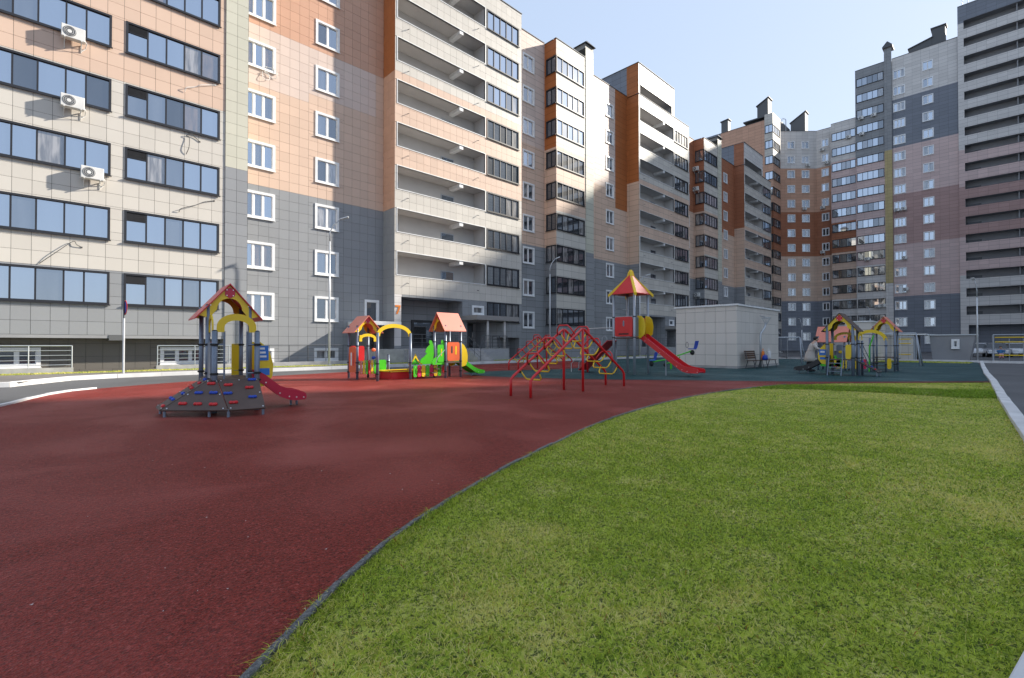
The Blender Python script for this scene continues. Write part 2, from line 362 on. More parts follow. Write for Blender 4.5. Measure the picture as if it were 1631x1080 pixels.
# ---------------------------------------------------------------- facade toolkit
class Fr:
    def __init__(s, P0, d):
        s.P = Vector((P0[0], P0[1], 0)); L = math.hypot(*d); s.d = Vector((d[0] / L, d[1] / L, 0)); s.n = Vector((s.d.y, -s.d.x, 0)); s.rz = math.atan2(s.d.y, s.d.x)
    def pt(s, a, o, z): return s.P + s.d * a + s.n * o + Vector((0, 0, z))
def FY(Y): return Fr((0, Y), (1, 0))       # faces -Y, s = X
def FX(X): return Fr((X, 0), (0, -1))      # faces -X, s = -Y
def FXp(X): return Fr((X, 0), (0, 1))      # faces +X, s = Y
TILES = {}
def band_at(bands, s, z):
    for bnd in bands:
        if len(bnd) == 5:
            a0, a1, z0, z1, mm = bnd
            if a0 <= s <= a1 and z0 <= z <= z1: return mm
    for bnd in bands:
        if len(bnd) == 2 and z <= bnd[0]: return bnd[1]
    return bands[-1][-1]
def wall(root, fr, s0, s1, z0, z1, bands, holes=(), tile=None, name='wall'):
    """holes: (s0,s1,z0,z1,depth,back material or None, reveal material). tile=(zmin,zmax): real tiles between those heights"""
    off = root.location; mb = MB()
    S = {s0, s1}; Z = {z0, z1}
    for h in holes: S |= {h[0], h[1]}; Z |= {h[2], h[3]}
    for bnd in bands:
        if len(bnd) == 2: Z.add(bnd[0])
        else: S |= {bnd[0], bnd[1]}; Z |= {bnd[2], bnd[3]}
    if tile: Z |= {tile[0], tile[1]}
    S = sorted(x for x in S if s0 - 1e-6 <= x <= s1 + 1e-6); Z = sorted(x for x in Z if z0 - 1e-6 <= x <= z1 + 1e-6)
    for i in range(len(S) - 1):
        for j in range(len(Z) - 1):
            a, b_, c, d_ = S[i], S[i + 1], Z[j], Z[j + 1]; ms, mz = (a + b_) / 2, (c + d_) / 2
            if any(h[0] < ms < h[1] and h[2] < mz < h[3] for h in holes): continue
            til = tile and tile[0] < mz < tile[1]; o = -.02 if til else 0
            mm = 'joint' if til else 'panel_' + band_at(bands, ms, mz)
            mb.face([fr.pt(a, o, c), fr.pt(b_, o, c), fr.pt(b_, o, d_), fr.pt(a, o, d_)], mm, [(a, c), (b_, c), (b_, d_), (a, d_)])
    for h in holes:
        a, b_, c, d_, dp = h[:5]; back = h[5] if len(h) > 5 else None; rv = (h[6] if len(h) > 6 else None) or 'plaster'
        P = lambda s, o, z: fr.pt(s, o, z)
        for q in ([P(a, 0, c), P(b_, 0, c), P(b_, -dp, c), P(a, -dp, c)], [P(a, -dp, d_), P(b_, -dp, d_), P(b_, 0, d_), P(a, 0, d_)],
                  [P(a, -dp, c), P(a, -dp, d_), P(a, 0, d_), P(a, 0, c)], [P(b_, 0, c), P(b_, 0, d_), P(b_, -dp, d_), P(b_, -dp, c)]):
            mb.face(q, rv, [(0, 0), (b_ - a, 0), (b_ - a, dp), (0, dp)])
        bk = back or 'roof_dark'
        mb.face([P(a, -dp, c), P(b_, -dp, c), P(b_, -dp, d_), P(a, -dp, d_)], bk, [(a, c), (b_, c), (b_, d_), (a, d_)])
    mb.build(name, None, root, off)
    if tile:
        L = TILES.setdefault(root.name, []); ts = .606; g = .012
        ns = max(1, round((s1 - s0) / ts)); ws = (s1 - s0) / ns; nz = int(math.ceil((tile[1] - tile[0]) / ts))
        for i in range(ns):
            for j in range(nz):
                rects = [(s0 + i * ws, s0 + (i + 1) * ws, tile[0] + j * ts, min(tile[1], tile[0] + (j + 1) * ts))]
                for h in holes:
                    nr = []
                    for (a, b_, c, d_) in rects:
                        if h[0] >= b_ or h[1] <= a or h[2] >= d_ or h[3] <= c: nr.append((a, b_, c, d_)); continue
                        if c < h[2]: nr.append((a, b_, c, h[2]))
                        if d_ > h[3]: nr.append((a, b_, h[3], d_))
                        c2, d2 = max(c, h[2]), min(d_, h[3])
                        if a < h[0]: nr.append((a, h[0], c2, d2))
                        if b_ > h[1]: nr.append((h[1], b_, c2, d2))
                    rects = nr
                for (a, b_, c, d_) in rects:
                    if b_ - a < .04 or d_ - c < .04: continue
                    p = fr.pt((a + b_) / 2, 0, (c + d_) / 2); ds = (p - cam.location).length
                    cs = abs((p - cam.location).normalized().dot(fr.n))
                    sc_ = (b_ - a) * (d_ - c) * cs / ds ** 2
                    px = p.x * sa - p.y * ca; pf = p.x * ca + p.y * sa
                    if abs(px / max(pf, .1)) > 1.06 or (p.z - CAM_H) / max(pf, .1) > .72: sc_ *= .01
                    L.append((sc_, fr, a + g / 2, b_ - g / 2, c + g / 2, d_ - g / 2, band_at(bands, s0 + (i + .5) * ws, tile[0] + (j + .5) * ts)))
TM = {}
def flush_tiles(root, tname='tile'):
    L = sorted(TILES.pop(root.name, []), key=lambda q: -q[0]); off = root.location
    for i, (sc_, fr, a, b_, c, d_, mm) in enumerate(L[:300]):
        w_, h_ = round(b_ - a, 3), round(d_ - c, 3); key = (w_, h_, mm)
        if key not in TM: TM[key] = MB().box(-w_ / 2, w_ / 2, -.006, .02, -h_ / 2, h_ / 2).mesh('tile', 'tile_' + mm)
        o = link(tname, TM[key], root); o.location = fr.pt((a + b_) / 2, -.006, (c + d_) / 2) - off
        o.rotation_euler = (random.gauss(0, .0022), 0, fr.rz + random.gauss(0, .0022))
    if len(L) > 300:
        mb = MB()
        for (sc_, fr, a, b_, c, d_, mm) in L[300:]:
            j = [random.gauss(0, .0007) for _ in range(4)]
            fp = [fr.pt(a, j[0], c), fr.pt(b_, j[1], c), fr.pt(b_, j[1] + j[2], d_), fr.pt(a, j[0] + j[2], d_)]; bp = [fr.pt(a, -.019, c), fr.pt(b_, -.019, c), fr.pt(b_, -.019, d_), fr.pt(a, -.019, d_)]
            mb.hexa([bp[0], bp[1], fp[1], fp[0], bp[3], bp[2], fp[2], fp[3]], 'tile_' + mm)
        setp(mb.build('tile_cladding', None, root, off), kind='stuff')
WM = {}
def window(root, fr, s0, s1, z0, z1, kind='white', n=2, mats=None, name='window', louver=False, splits=None, opened=None, o0=0.0):
    """a window in a hole; kind white (wide white trim, sill) or black (dark aluminium strip)"""
    w_, h_ = round(s1 - s0, 3), round(z1 - z0, 3); key = (kind, w_, h_, n, louver, tuple(splits or ()))
    if key not in WM:
        fm = MB(); sm = MB(); lm = None; rects = []
        if kind == 'white':
            t = .13; fm.box(-.02, t, -.05, .12, -.02, h_ + .02).box(w_ - t, w_ + .02, -.05, .12, -.02, h_ + .02).box(t, w_ - t, -.05, .12, h_ - t, h_ + .02).box(t, w_ - t, -.05, .12, -.02, t)
            iw = w_ - 2 * t
            for q in range(1, n): x = t + iw * q / n; fm.box(x - .055, x + .055, .01, .11, t, h_ - t)
            xs = [t + iw * q / n for q in range(n + 1)]
            for q in range(n):
                a = xs[q] + (.055 if q else 0); b_ = xs[q + 1] - (.055 if q < n - 1 else 0)
                fm.box(a, a + .03, .035, .1, t, h_ - t).box(b_ - .03, b_, .035, .1, t, h_ - t).box(a + .03, b_ - .03, .035, .1, t, t + .03).box(a + .03, b_ - .03, .035, .1, h_ - t - .03, h_ - t)
                rects.append((a + .03, b_ - .03, t + .03, h_ - t - .03, .07))
            sm.box(-.05, w_ + .05, -.10, -.051, -.045, -.015); fmat, smat = 'white_frame', 'white_paint'
        else:
            t = .06 if h_ > 1.2 and w_ > 3 else .05; fm.box(-.03, t, -.035, .12, -.03, h_ + .03).box(w_ - t, w_ + .03, -.035, .12, -.03, h_ + .03).box(t, w_ - t, -.035, .12, h_ - t, h_ + .03).box(t, w_ - t, -.035, .12, -.03, t)
            iw = w_ - 2 * t; xs = [t] + [w_ * q for q in splits] + [w_ - t] if splits else [t + iw * q / n for q in range(n + 1)]
            mw = .032
            for x in xs[1:-1]: fm.box(x - mw, x + mw, .005, .11, t, h_ - t)
            for q in range(len(xs) - 1):
                a = xs[q] + (mw if q else 0); b_ = xs[q + 1] - (mw if q < len(xs) - 2 else 0); top = h_ - t
                if louver and q == 0:
                    top = h_ - t - .36; fm.box(a, b_, .005, .11, top - .04, top); lm = MB()
                    for k in range(7):
                        zz = top + .02 + k * .047; lm.hexa([(a, -.0, zz), (b_, -.0, zz), (b_, .06, zz + .03), (a, .06, zz + .03), (a, -.0, zz + .012), (b_, -.0, zz + .012), (b_, .06, zz + .042), (a, .06, zz + .042)])
                    top -= .04
                rects.append((a, b_, t, top, .06))
            sm.box(-.06, w_ + .06, -.10, -.036, -.075, -.03); fmat, smat = 'black_frame', 'black_frame'
        WM[key] = (fm.mesh('window', fmat), sm.mesh('sill', smat), lm.mesh('louver', 'louver') if lm else None, rects)
    fme, sme, lme, rects = WM[key]
    o = link(name, fme, root); o.location = fr.pt(s0, o0, z0) - root.location; o.rotation_euler = (0, 0, fr.rz)
    link('sill', sme, o)
    if lme: link('louver', lme, o)
    mats = mats or ['glass_dark', 'glass_dark', 'glass_curtain', 'glass_mid']
    for q, (a, b_, c, d_, y) in enumerate(rects):
        pm = random.choice(mats); kk = ('p', round(a, 3), round(b_, 3), round(c, 3), round(d_, 3), y, pm)
        if kk not in WM: WM[kk] = MB().box(a, b_, y, y + .012, c, d_).mesh('pane', pm)
        link('pane', WM[kk], o)
    return o
def coping(root, fr, s0, s1, z, d=.35, m='roof_dark', name='coping', h=.06):
    mb = MB(); P = [fr.pt(s0, .05, z), fr.pt(s1, .05, z), fr.pt(s1, -d, z), fr.pt(s0, -d, z)]
    mb.hexa([tuple(p) for p in P] + [tuple(p + Vector((0, 0, h))) for p in P]); return mb.build(name, m, root, root.location)
def fbox(root, name, fr, s0, s1, o0, o1, z0, z1, m, parent=None, bevel=0):
    mb = MB(); P = [fr.pt(s0, o1, z0), fr.pt(s1, o1, z0), fr.pt(s1, o0, z0), fr.pt(s0, o0, z0)]
    mb.hexa([tuple(p) for p in P] + [tuple(p + Vector((0, 0, z1 - z0))) for p in P]); return mb.build(name, m, parent or root, root.location, bevel=bevel)
def opening_trim(root, fr, a, b_, c, d_, m='white_paint', t=.05):
    mb = MB()
    for (s0, s1, z0, z1) in ((a - t, a, c - t, d_ + t), (b_, b_ + t, c - t, d_ + t), (a, b_, c - t, c), (a, b_, d_, d_ + t)):
        P = [fr.pt(s0, .03, z0), fr.pt(s1, .03, z0), fr.pt(s1, -.12, z0), fr.pt(s0, -.12, z0)]
        mb.hexa([tuple(p) for p in P] + [tuple(p + Vector((0, 0, z1 - z0))) for p in P])
    return mb.build('trim', m, root, root.location)
ST = 3.03
SKYG = ['glass_sky'] * 7 + ['glass_mid', 'glass_mid', 'glass_dark', 'glass_dark', 'glass_curtain', 'glass_warm']
MIXG = ['glass_sky', 'glass_mid', 'glass_dark', 'glass_curtain', 'glass_mid']
DARKG = ['glass_dark', 'glass_dark', 'glass_curtain', 'glass_mid']
# ---------------------------------------------------------------- buildings
def core(root, x0, x1, y0, y1, z1, m='panel_grey'):
    o = B(x0, x1, y0, y1, -.1, z1).build('core', m, root, root.location); return o
def roof_slab(root, x0, x1, y0, y1, z): return B(x0, x1, y0, y1, z - .25, z - .02).build('roof', 'roof_dark', root, root.location)
def loggia_bits(root, fr, a, b_, c, d_, dp, k):
    opening_trim(root, fr, a, b_, c, d_)
    w_ = b_ - a
    fbox(root, 'beam', fr, a + .68 * w_, a + .725 * w_, -dp + .01, -.02, d_ - .28, d_ - .005, 'white_paint')
    for u, ww in ((.02, .75), (.58, 1.3)):
        dd = fbox(root, 'balcony_door', fr, a + u * w_, a + u * w_ + ww, -dp + .003, -dp + .03, c - .0 + .005, c + .95, 'galv')
        fbox(root, 'pane', fr, a + u * w_ + .08, a + u * w_ + ww - .08, -dp + .031, -dp + .036, c + .01, c + .86, 'glass_dark', dd)
    for u in (.10, .90):
        mb = MB(); p = fr.pt(a + u * w_, 0, c - .42 - .12); mb.tube([p, p + fr.n * .22 - Vector((0, 0, .06))], .022, 6); mb.build('drain_spout', 'rail_dark', root, root.location)
def section_C(root, x0, bands, tile, kmax=8, ground=True, far=False):
    fr = FY(29.9); holes = []; x1 = x0 + 12.6
    for k in range(1, kmax + 1): holes.append((x0 + .2, x0 + 8.33, 3.2 + ST * k, 4.82 + ST * k, 1.4, 'plaster'))
    for k in range(0, kmax + 1): holes.append((x0 + 8.58, x0 + 12.25, 3.22 + ST * k, 4.78 + ST * k, .2))
    holes += [(x0 + .55, x0 + 6.0, 1.05, 4.68, 2.0, 'panel_slate', 'panel_slate'), (x0 + 6.5, x0 + 8.35, 1.05, 3.1, 1.2, 'panel_slate', 'panel_slate'),
              (x0 + 7.0, x0 + 8.2, 3.72, 4.42, .15), (x0 + 9.7, x0 + 12.3, .15, 1.9, 1.2, 'panel_slate', 'panel_slate')]
    wall(root, fr, x0, x1, 0, 30.55, bands, holes, tile)
    for k in range(1, kmax + 1): loggia_bits(root, fr, x0 + .2, x0 + 8.33, 3.2 + ST * k, 4.82 + ST * k, 1.4, k)
    for k in range(0, kmax + 1): window(root, fr, x0 + 8.58, x0 + 12.25, 3.22 + ST * k, 4.78 + ST * k, 'black', 5, SKYG if k > 4 else MIXG, 'balcony_glazing')
    window(root, fr, x0 + 7.0, x0 + 8.2, 3.72, 4.42, 'white', 1)
    frr = FXp(x1); holes = [(30.05, 31.4, 3.22 + ST * k, 4.78 + ST * k, .2) for k in range(kmax + 1)]
    wall(root, frr, 29.9, 31.5, 0, 30.55, bands, holes)
    for k in range(kmax + 1): window(root, frr, 30.05, 31.4, 3.22 + ST * k, 4.78 + ST * k, 'black', 2, DARKG, 'balcony_glazing')
    coping(root, fr, x0 - .05, x1 + .05, 30.55); roof_slab(root, x0 + .1, x1 - .1, 30.0, 33, 30.5)
    # raised porch: platform, steps, canopy on columns, rails, door
    pf = B(x0 - .1, x0 + 9.2, 27.95, 29.88, 0, 1.0).build('porch_platform', 'concrete', root, root.location)
    mb = MB(); mb.face([(x0 - .1, 27.94, 0), (x0 + 9.2, 27.94, 0), (x0 + 9.2, 27.94, .94), (x0 - .1, 27.94, .94)], 'brick_base', [(0, 0), (9.3, 0), (9.3, .94), (0, .94)])
    mb.face([(x0 - .11, 29.88, 0), (x0 - .11, 27.95, 0), (x0 - .11, 27.95, .94), (x0 - .11, 29.88, .94)], 'brick_base', [(0, 0), (1.9, 0), (1.9, .94), (0, .94)]); mb.build('brick_facing', None, pf, root.location)
    for i in range(6): B(x0 + 5.0, x0 + 6.3, 27.93 - .28 * (i + 1), 27.93 - .28 * i - .004, 0, .86 - .155 * i).build('step', 'concrete', pf, root.location)
    cn = B(x0 + 5.9, x0 + 10.4, 28.0, 29.88, 3.2, 3.55).build('canopy', 'white_paint', root, root.location); cn.data.materials[0] = M['panel_grey']
    for xx in (x0 + 7.2, x0 + 9.0): MB().tube([(xx, 28.25, 1.0), (xx, 28.25, 3.2)], .09, 12).build('column', 'plaster', root, root.location, smooth=True)
    dr = B(x0 + 7.0, x0 + 8.0, 31.02, 31.09, 1.06, 3.0).build('entrance_door', 'door_dark', root, root.location)
    B(x0 + 7.15, x0 + 7.85, 31.0, 31.018, 1.5, 2.8).build('pane', 'glass_dark', dr, root.location); T([(x0 + 7.9, 30.98, 1.8), (x0 + 7.9, 30.98, 2.3)], .015, 6).build('handle', 'steel', dr, root.location)
    d2 = B(x0 + 2.6, x0 + 4.6, 31.8, 31.87, 1.06, 3.2).build('entrance_door', 'door_dark', root, root.location); B(x0 + 2.8, x0 + 4.4, 31.78, 31.798, 1.4, 3.0).build('pane', 'glass_dark', d2, root.location)
    railing(root, [(x0 + .1, 28.05, 1.0), (x0 + 4.9, 28.05, 1.0)], 1.0, 1.0, 3); railing(root, [(x0 + 6.4, 28.05, 1.0), (x0 + 9.1, 28.05, 1.0)], 1.0, .9, 3); railing(root, [(x0 + 9.1, 28.1, 1.0), (x0 + 9.1, 29.8, 1.0)], 1.0, .9, 3)
    railing(root, [(x0 + 5.0, 26.5, .15), (x0 + 5.0, 27.9, 1.0)], .9, .7, 2)
def railing(root, line, h, sp, nbar, m='rail_dark', r=.018, name='railing'):
    a, b_ = Vector(line[0]), Vector(line[1]); L = (b_ - a).length; n = max(1, round(L / sp)); Z = Vector((0, 0, 1)); off = root.location
    rl = MB().tube([a + Z * h, b_ + Z * h], r * 1.3, 6).build(name, m, root, off)
    for i in range(n + 1): p = a.lerp(b_, i / n); MB().tube([p, p + Z * (h - .002)], r * 1.15, 6).build('baluster', m, rl, off)
    for j in range(nbar): z = h * (j + .6) / (nbar + .6); MB().tube([a + Z * z, b_ + Z * z], r * .7, 5).build('bar', m, rl, off)
    return rl
def section_DEF(root, x0, dB, eB, esB, fB, f_end, kmax=8):
    """x0 = start of the recess D (right end of C)"""
    fr = FY(31.5); xe = x0 + 4.8
    h = [(x0 + 1.75, x0 + 3.3, 2.85 + ST * k, 4.4 + ST * k, .2) for k in range(kmax + 1)]
    wall(root, fr, x0, xe, 0, 30.75, dB, h)
    for q in h: window(root, fr, *q[:4], 'white', 2, DARKG)
    fe = FY(30.0); xr = xe + 4.35; x2 = xe + 5.85
    h = [(xe + .06, xr, 3.22 + ST * k, 4.75 + ST * k, .2) for k in range(kmax + 1)]
    wall(root, fe, xe, xe + 4.55, 0, 30.6, eB, h)
    for k, q in enumerate(h): window(root, fe, *q[:4], 'black', 5, SKYG if k > 5 else MIXG, 'balcony_glazing')
    pil = [(10.7, 'slate'), (99, 'green')]
    wall(root, FY(29.95), xe + 4.55, x2, 0, 31.6, pil)
    wall(root, FX(xe + 4.55), -30.0, -29.95, 0, 31.6, pil); wall(root, FXp(x2), 29.95, 31.5, 0, 31.6, pil)
    fs = FX(xe); h = [(-31.25, -30.06, 3.22 + ST * k, 4.75 + ST * k, .2) for k in range(kmax + 1)]
    wall(root, fs, -31.5, -30.0, 0, 30.6, esB, h)
    for q in h: window(root, fs, *q[:4], 'black', 2, DARKG, 'balcony_glazing')
    coping(root, fe, xe - .05, xe + 4.55, 30.6, .3); coping(root, fs, -31.5, -30.36, 30.6, .3); roof_slab(root, xe + .1, x2 - .05, 30.1, 33, 30.55); coping(root, fr, x0, xe, 30.75); 
    ch = B(xe + 4.5, x2 + .02, 29.97, 31.2, 31.62, 32.1).build('chimney', 'panel_cream', root, root.location)
    mb = MB(); a, b_, c, d_ = xe + 4.3, x2 + .2, 29.75, 31.4; q = [(a, c, 32.1), (b_, c, 32.1), (b_, d_, 32.1), (a, d_, 32.1)]
    m1, m2 = ((a + b_) / 2, c + .5, 32.75), ((a + b_) / 2, d_ - .5, 32.75); mb.face(q[::-1]); mb.face([q[0], q[1], m1]); mb.face([q[1], q[2], m2, m1]); mb.face([q[2], q[3], m2]); mb.face([q[3], q[0], m1, m2]); mb.build('chimney_cap', 'roof_dark', ch, root.location)
    h = [(x0 + 15.05, x0 + 16.55, 2.85 + ST * k, 4.4 + ST * k, .2) for k in range(kmax + 1)]
    wall(root, fr, x2, f_end, 0, 30.75, fB, h); coping(root, fr, x2, f_end, 30.75)
    for q in h: window(root, fr, *q[:4], 'white', 2, DARKG)
    MB().tube([(x2 + .05, 31.4, .2), (x2 + .05, 31.4, 10.6)], .05, 8).build('drainpipe', 'white_paint', root, root.location)
    vb = B(x2 + 1.2, x2 + 2.4, 32.4, 33.4, 30.6, 31.4).build('roof_vent', 'panel_slate', root, root.location); B(x2 + 1.0, x2 + 2.6, 32.2, 33.6, 31.4, 31.55).build('cap', 'roof_dark', vb, root.location)
def penthouse(root, x0, bands_front, side):
    wd = 8.6; fr = FY(29.92); h = [(x0 + .25, x0 + 7.9, 30.55, 31.7, 1.3, 'dark_plaster')]
    wall(root, fr, x0, x0 + wd, 30.5, 34.2, bands_front, h); opening_trim(root, fr, *h[0][:4])
    wall(root, FX(x0), -31.5, -29.92, 30.5, 34.2, [(99, side)]); wall(root, FX(x0 + .02), -37, -31.5, 30.5, 34.2, [(99, 'dslate')]); wall(root, FXp(x0 + wd), 29.92, 37, 30.5, 34.2, [(99, 'slate')])
    B(x0 + .1, x0 + wd - .1, 31.4, 37, 30.5, 34.1).build('penthouse_core', 'panel_slate', root, root.location)
    B(x0 - .05, x0 + wd + .05, 29.85, 37.05, 34.2, 34.26).build('coping', 'roof_dark', root, root.location)
# --- near building: block A, pilaster, recess B, balcony block C
nb = thing('apartment_building', 'nearest block on the left, cream and peach tiles with orange number 7 by its porch', 'building', (8, 31, 0))
core(nb, -9, 30.1, 33.55, 46, 30.3)
fa = FY(29.4); hA = []
A_COLS = [(-8.2, -3.2, None, False), (-2.4, 2.17, (.295, .464, .661, .81), False), (2.75, 6.66, None, True)]
for k in range(9):
    for (a, b_, sp, lv) in A_COLS: hA.append((a, b_, 3.2 + ST * k, 4.68 + ST * k, .2))
wall(nb, fa, -9, 6.95, 1.75, 30.55, [(4.78, 'slate'), (13.87, 'cream'), (99, 'peach')], hA, (1.75, 19.3))
for k in range(9):
    for (a, b_, sp, lv) in A_COLS: window(nb, fa, a, b_, 3.2 + ST * k, 4.68 + ST * k, 'black', 5, SKYG if k else ['glass_sky', 'glass_sky', 'glass_mid'], 'window', lv, sp)
coping(nb, fa, -9, 8.1, 30.55)
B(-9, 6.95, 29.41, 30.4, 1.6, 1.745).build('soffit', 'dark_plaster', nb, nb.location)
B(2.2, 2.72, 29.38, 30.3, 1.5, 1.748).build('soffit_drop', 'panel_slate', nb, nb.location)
hb = [(-2.2, -.1, .3, 1.15, .2), (4.3, 6.3, .3, 1.15, .2)]
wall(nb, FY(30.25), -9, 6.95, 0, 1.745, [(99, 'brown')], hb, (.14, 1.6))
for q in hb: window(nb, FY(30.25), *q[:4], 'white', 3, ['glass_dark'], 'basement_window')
for (a, b_) in ((-3.2, .95), (3.9, 8.6)):
    B(a, b_, 28.55, 28.75, 0, .3).build('light_well_kerb', 'concrete', nb, nb.location)
    railing(nb, [(a + .05, 28.65, .3), (b_ - .05, 28.65, .3)], .95, 1.5, 4, 'galv' if a < 0 else 'metal_grey', .02); railing(nb, [(b_ - .05, 28.7, .3), (b_ - .05, 29.3, .3)], .95, .6, 4, 'rail_dark', .02)
wall(nb, FY(29.35), 6.95, 8.05, 0, 30.6, [(10.908, 'slate'), (21.21, 'green'), (99, 'ochre')], (), (0, 21.21), 'pilaster'); wall(nb, FXp(8.05), 29.35, 31.5, 0, 30.55, [(10.7, 'slate'), (99, 'green')])
wall(nb, FX(6.95), -30.25, -29.35, 0, 1.75, [(99, 'slate')])
frB = FY(31.5); hB = []
for k in range(9):
    hB += [(8.3, 10.15, 2.85 + ST * k, 4.45 + ST * k, .2), (12.65, 14.22, 2.85 + ST * k, 4.45 + ST * k, .2)]
hB += [(16.15, 17.22, 2.85, 4.45, .2), (8.3, 10.15, .25, 1.05, .2), (12.65, 14.22, .25, 1.05, .2), (16.1, 17.3, 1.0, 2.55, .9, 'panel_slate', 'panel_slate')]
wall(nb, frB, 8.05, 17.55, 0, 30.75, [(8.05, 12.2, 16.968, 20.604, 'pink'), (12.2, 16.8, 17.574, 20.604, 'pink'), (10.908, 'slate'), (20.604, 'peach'), (99, 'salmon')], hB, (0, 27))
for q in hB[:-1]: window(nb, frB, *q[:4], 'white', 3 if q[1] == 10.15 else (1 if q[0] > 15 else 2), (['glass_mid', 'glass_sky', 'glass_warm'] if q[1] == 10.15 else ['glass_dark', 'glass_mid', 'glass_curtain']), 'window' if q[2] > 2 else 'basement_window')
wall(nb, FX(17.55), -31.5, -29.9, 0, 30.6, [(10.908, 'slate'), (20.604, 'salmon'), (99, 'orange')], (), (0, 27))
coping(nb, frB, 8.05, 17.5, 30.75)
# B porch
B(15.2, 17.5, 28.4, 31.48, 0, 1.0).build('porch_platform', 'brick_base', nb, nb.location).data.materials[0] = M['concrete']
B(14.9, 17.5, 28.9, 31.48, 2.6, 2.85).build('canopy', 'white_paint', nb, nb.location)
B(15.0, 15.12, 29.0, 31.4, 1.0, 2.598).build('porch_screen', 'panel_slate', nb, nb.location)
B(16.2, 17.2, 32.3, 32.36, 1.02, 2.5).build('entrance_door', 'door_dark', nb, nb.location)
B(8.1, 14.8, 29.5, 29.7, 0, .28).build('light_well_kerb', 'concrete', nb, nb.location)
railing(nb, [(8.2, 29.6, .28), (14.8, 29.6, .28)], 1.0, 1.1, 2, 'rail_dark'); railing(nb, [(15.3, 28.5, 1.0), (15.3, 29.0, 1.0)], .9, .5, 3)
CB = [(4.848, 'slate'), (13.938, 'cream'), (20.604, 'peach'), (99, 'cream')]
section_C(nb, 17.55, [(17.55, 18.1, 1.0, 4.848, 'grey')] + CB, (0, 30.55))
penthouse(nb, 17.55, [(99, 'white')], 'orange')
flush_tiles(nb)
num = MB()   # the house number on the porch pier
num.plate([(0, .62), (.42, .62), (.42, .50), (.20, 0), (.07, 0), (.28, .50), (0, .50)], (17.60, 29.87, 3.45), (1, 0, 0), (0, 0, 1), .03)
setp(num.build('house_number', 'num_orange'), 'orange numeral 7 on the grey pier beside the porch', 'sign')
# --- second and third sections
def sec(name, x0, x_end, label, upper, fu, last=False):
    r_ = thing(name, label, 'building', (x0 + 12, 31, 0))
    core(r_, x0, x_end, 33.55, 46, 30.3)
    dB = [(10.7, 'slate'), (20.2, 'peach'), (99, upper)]; esB = [(10.7, 'slate'), (20.2, 'peach'), (99, 'orange' if upper == 'pink' else 'rust')]
    eB = [(3.2, 'slate'), (14.1, 'cream'), (20.3, 'peach'), (99, 'cream')]
    fB = ([(x0 + 16.9, x0 + 19.5, 17.0, 99, 'orange')] if upper == 'pink' else []) + [(10.7, 'slate'), (19, 'peach'), (99, fu)]
    section_DEF(r_, x0, dB, eB, esB, fB, x0 + 19.35)
    xg = x0 + 19.35
    wall(r_, FX(xg), -31.5, -29.9, 0, 30.6, [(10.7, 'slate'), (20.3, 'peach'), (99, 'orange' if upper == 'pink' else 'rust')])
    section_C(r_, xg, CB, None); penthouse(r_, xg, [(99, 'grey')], 'orange' if upper == 'pink' else 'rust')
    flush_tiles(r_); return r_
s2 = sec('apartment_building', 30.15, 62.1, 'middle section of the left range, slate base with bright orange strip and tall rooftop wall', 'pink', 'pink')
s3 = sec('apartment_building', 62.1, 100.3, 'farthest section of the left range, brown orange upper storeys above the white tiled booth', 'rust', 'rust')
# --- corner tower with chamfered front
ct = thing('apartment_building', 'chamfered corner tower closing the courtyard, brown band across its middle storeys', 'building', (106, 36, 0))
RB = [(10.2, 'dslate'), (19.4, 'peach'), (28.5, 'rust'), (37.5, 'salmon'), (99, 'grey')]
wall(ct, FX(100.4), -48, -33, 0, 45, [(-48, -41.5, 0, 99, 'slate'), (99, 'salmon')]); coping(ct, FX(100.4), -48, -33, 45)
bay = [(3, 'dslate'), (10.2, 'cream'), (19.4, 'peach'), (28.5, 'rust'), (37.5, 'salmon'), (99, 'cream')]
h = [(-32.9, -31.55, 2.9 + ST * k, 4.4 + ST * k, .2) for k in range(14)]
wall(ct, FX(100.35), -33, -31.5, 0, 46, bay, h)
for k, q in enumerate(h): window(ct, FX(100.35), *q[:4], 'black', 2, ['glass_sky'] if k > 8 else DARKG, 'balcony_glazing')
h = [(100.42, 104.4, 2.9 + ST * k, 4.4 + ST * k, .2) for k in range(14)]
wall(ct, FY(31.5), 100.35, 104.7, 0, 46, bay, h)
for q in h: window(ct, FY(31.5), *q[:4], 'black', 4, DARKG, 'balcony_glazing')
wall(ct, FXp(104.7), 31.5, 37, 0, 46, bay); roof_slab(ct, 100.4, 104.6, 31.6, 37, 45.9)
cf = Fr((108.3, 32.9), (.714, -.7))
def on_frame(fr, px, py):
    d = ray(px, py); t = (fr.P - cam.location).dot(fr.n) / d.dot(fr.n); p = cam.location + d * t; return ((p - fr.P).dot(fr.d), p.z)
c1 = on_frame(cf, 1254, 300)[0]; c2 = on_frame(cf, 1277, 300)[0]; wS = 1.55; sEnd = on_frame(cf, 1301, 300)[0]
h = [(c, c + wS, 2.2 + ST * k, 3.75 + ST * k, .2) for c in (c1, c2) for k in range(14)]
wall(ct, cf, -5.5, sEnd, 0, 45.2, RB, h); coping(ct, cf, -5.5, sEnd, 45.2)
for q in h: window(ct, cf, *q[:4], 'white', 2, DARKG)
cP = cf.pt(sEnd, 0, 0); XE = cP.x
fx = FX(XE); a = -PX(1309, 300, XE)[0]; b_ = -PX(1320.5, 300, XE)[0]; sE2 = -PX(1324, 300, 112.4)[0]
h = [(a, b_, 2.2 + ST * k, 3.75 + ST * k, .2) for k in range(14)]
wall(ct, fx, -cP.y, sE2, 0, 45.2, RB, h); coping(ct, fx, -cP.y, sE2, 45.2)
for q in h: window(ct, fx, *q[:4], 'white', 2, ['glass_sky', 'glass_dark', 'glass_mid'])
f24 = FX(112.4); sE3 = -PX(1364, 300, 112.4)[0]
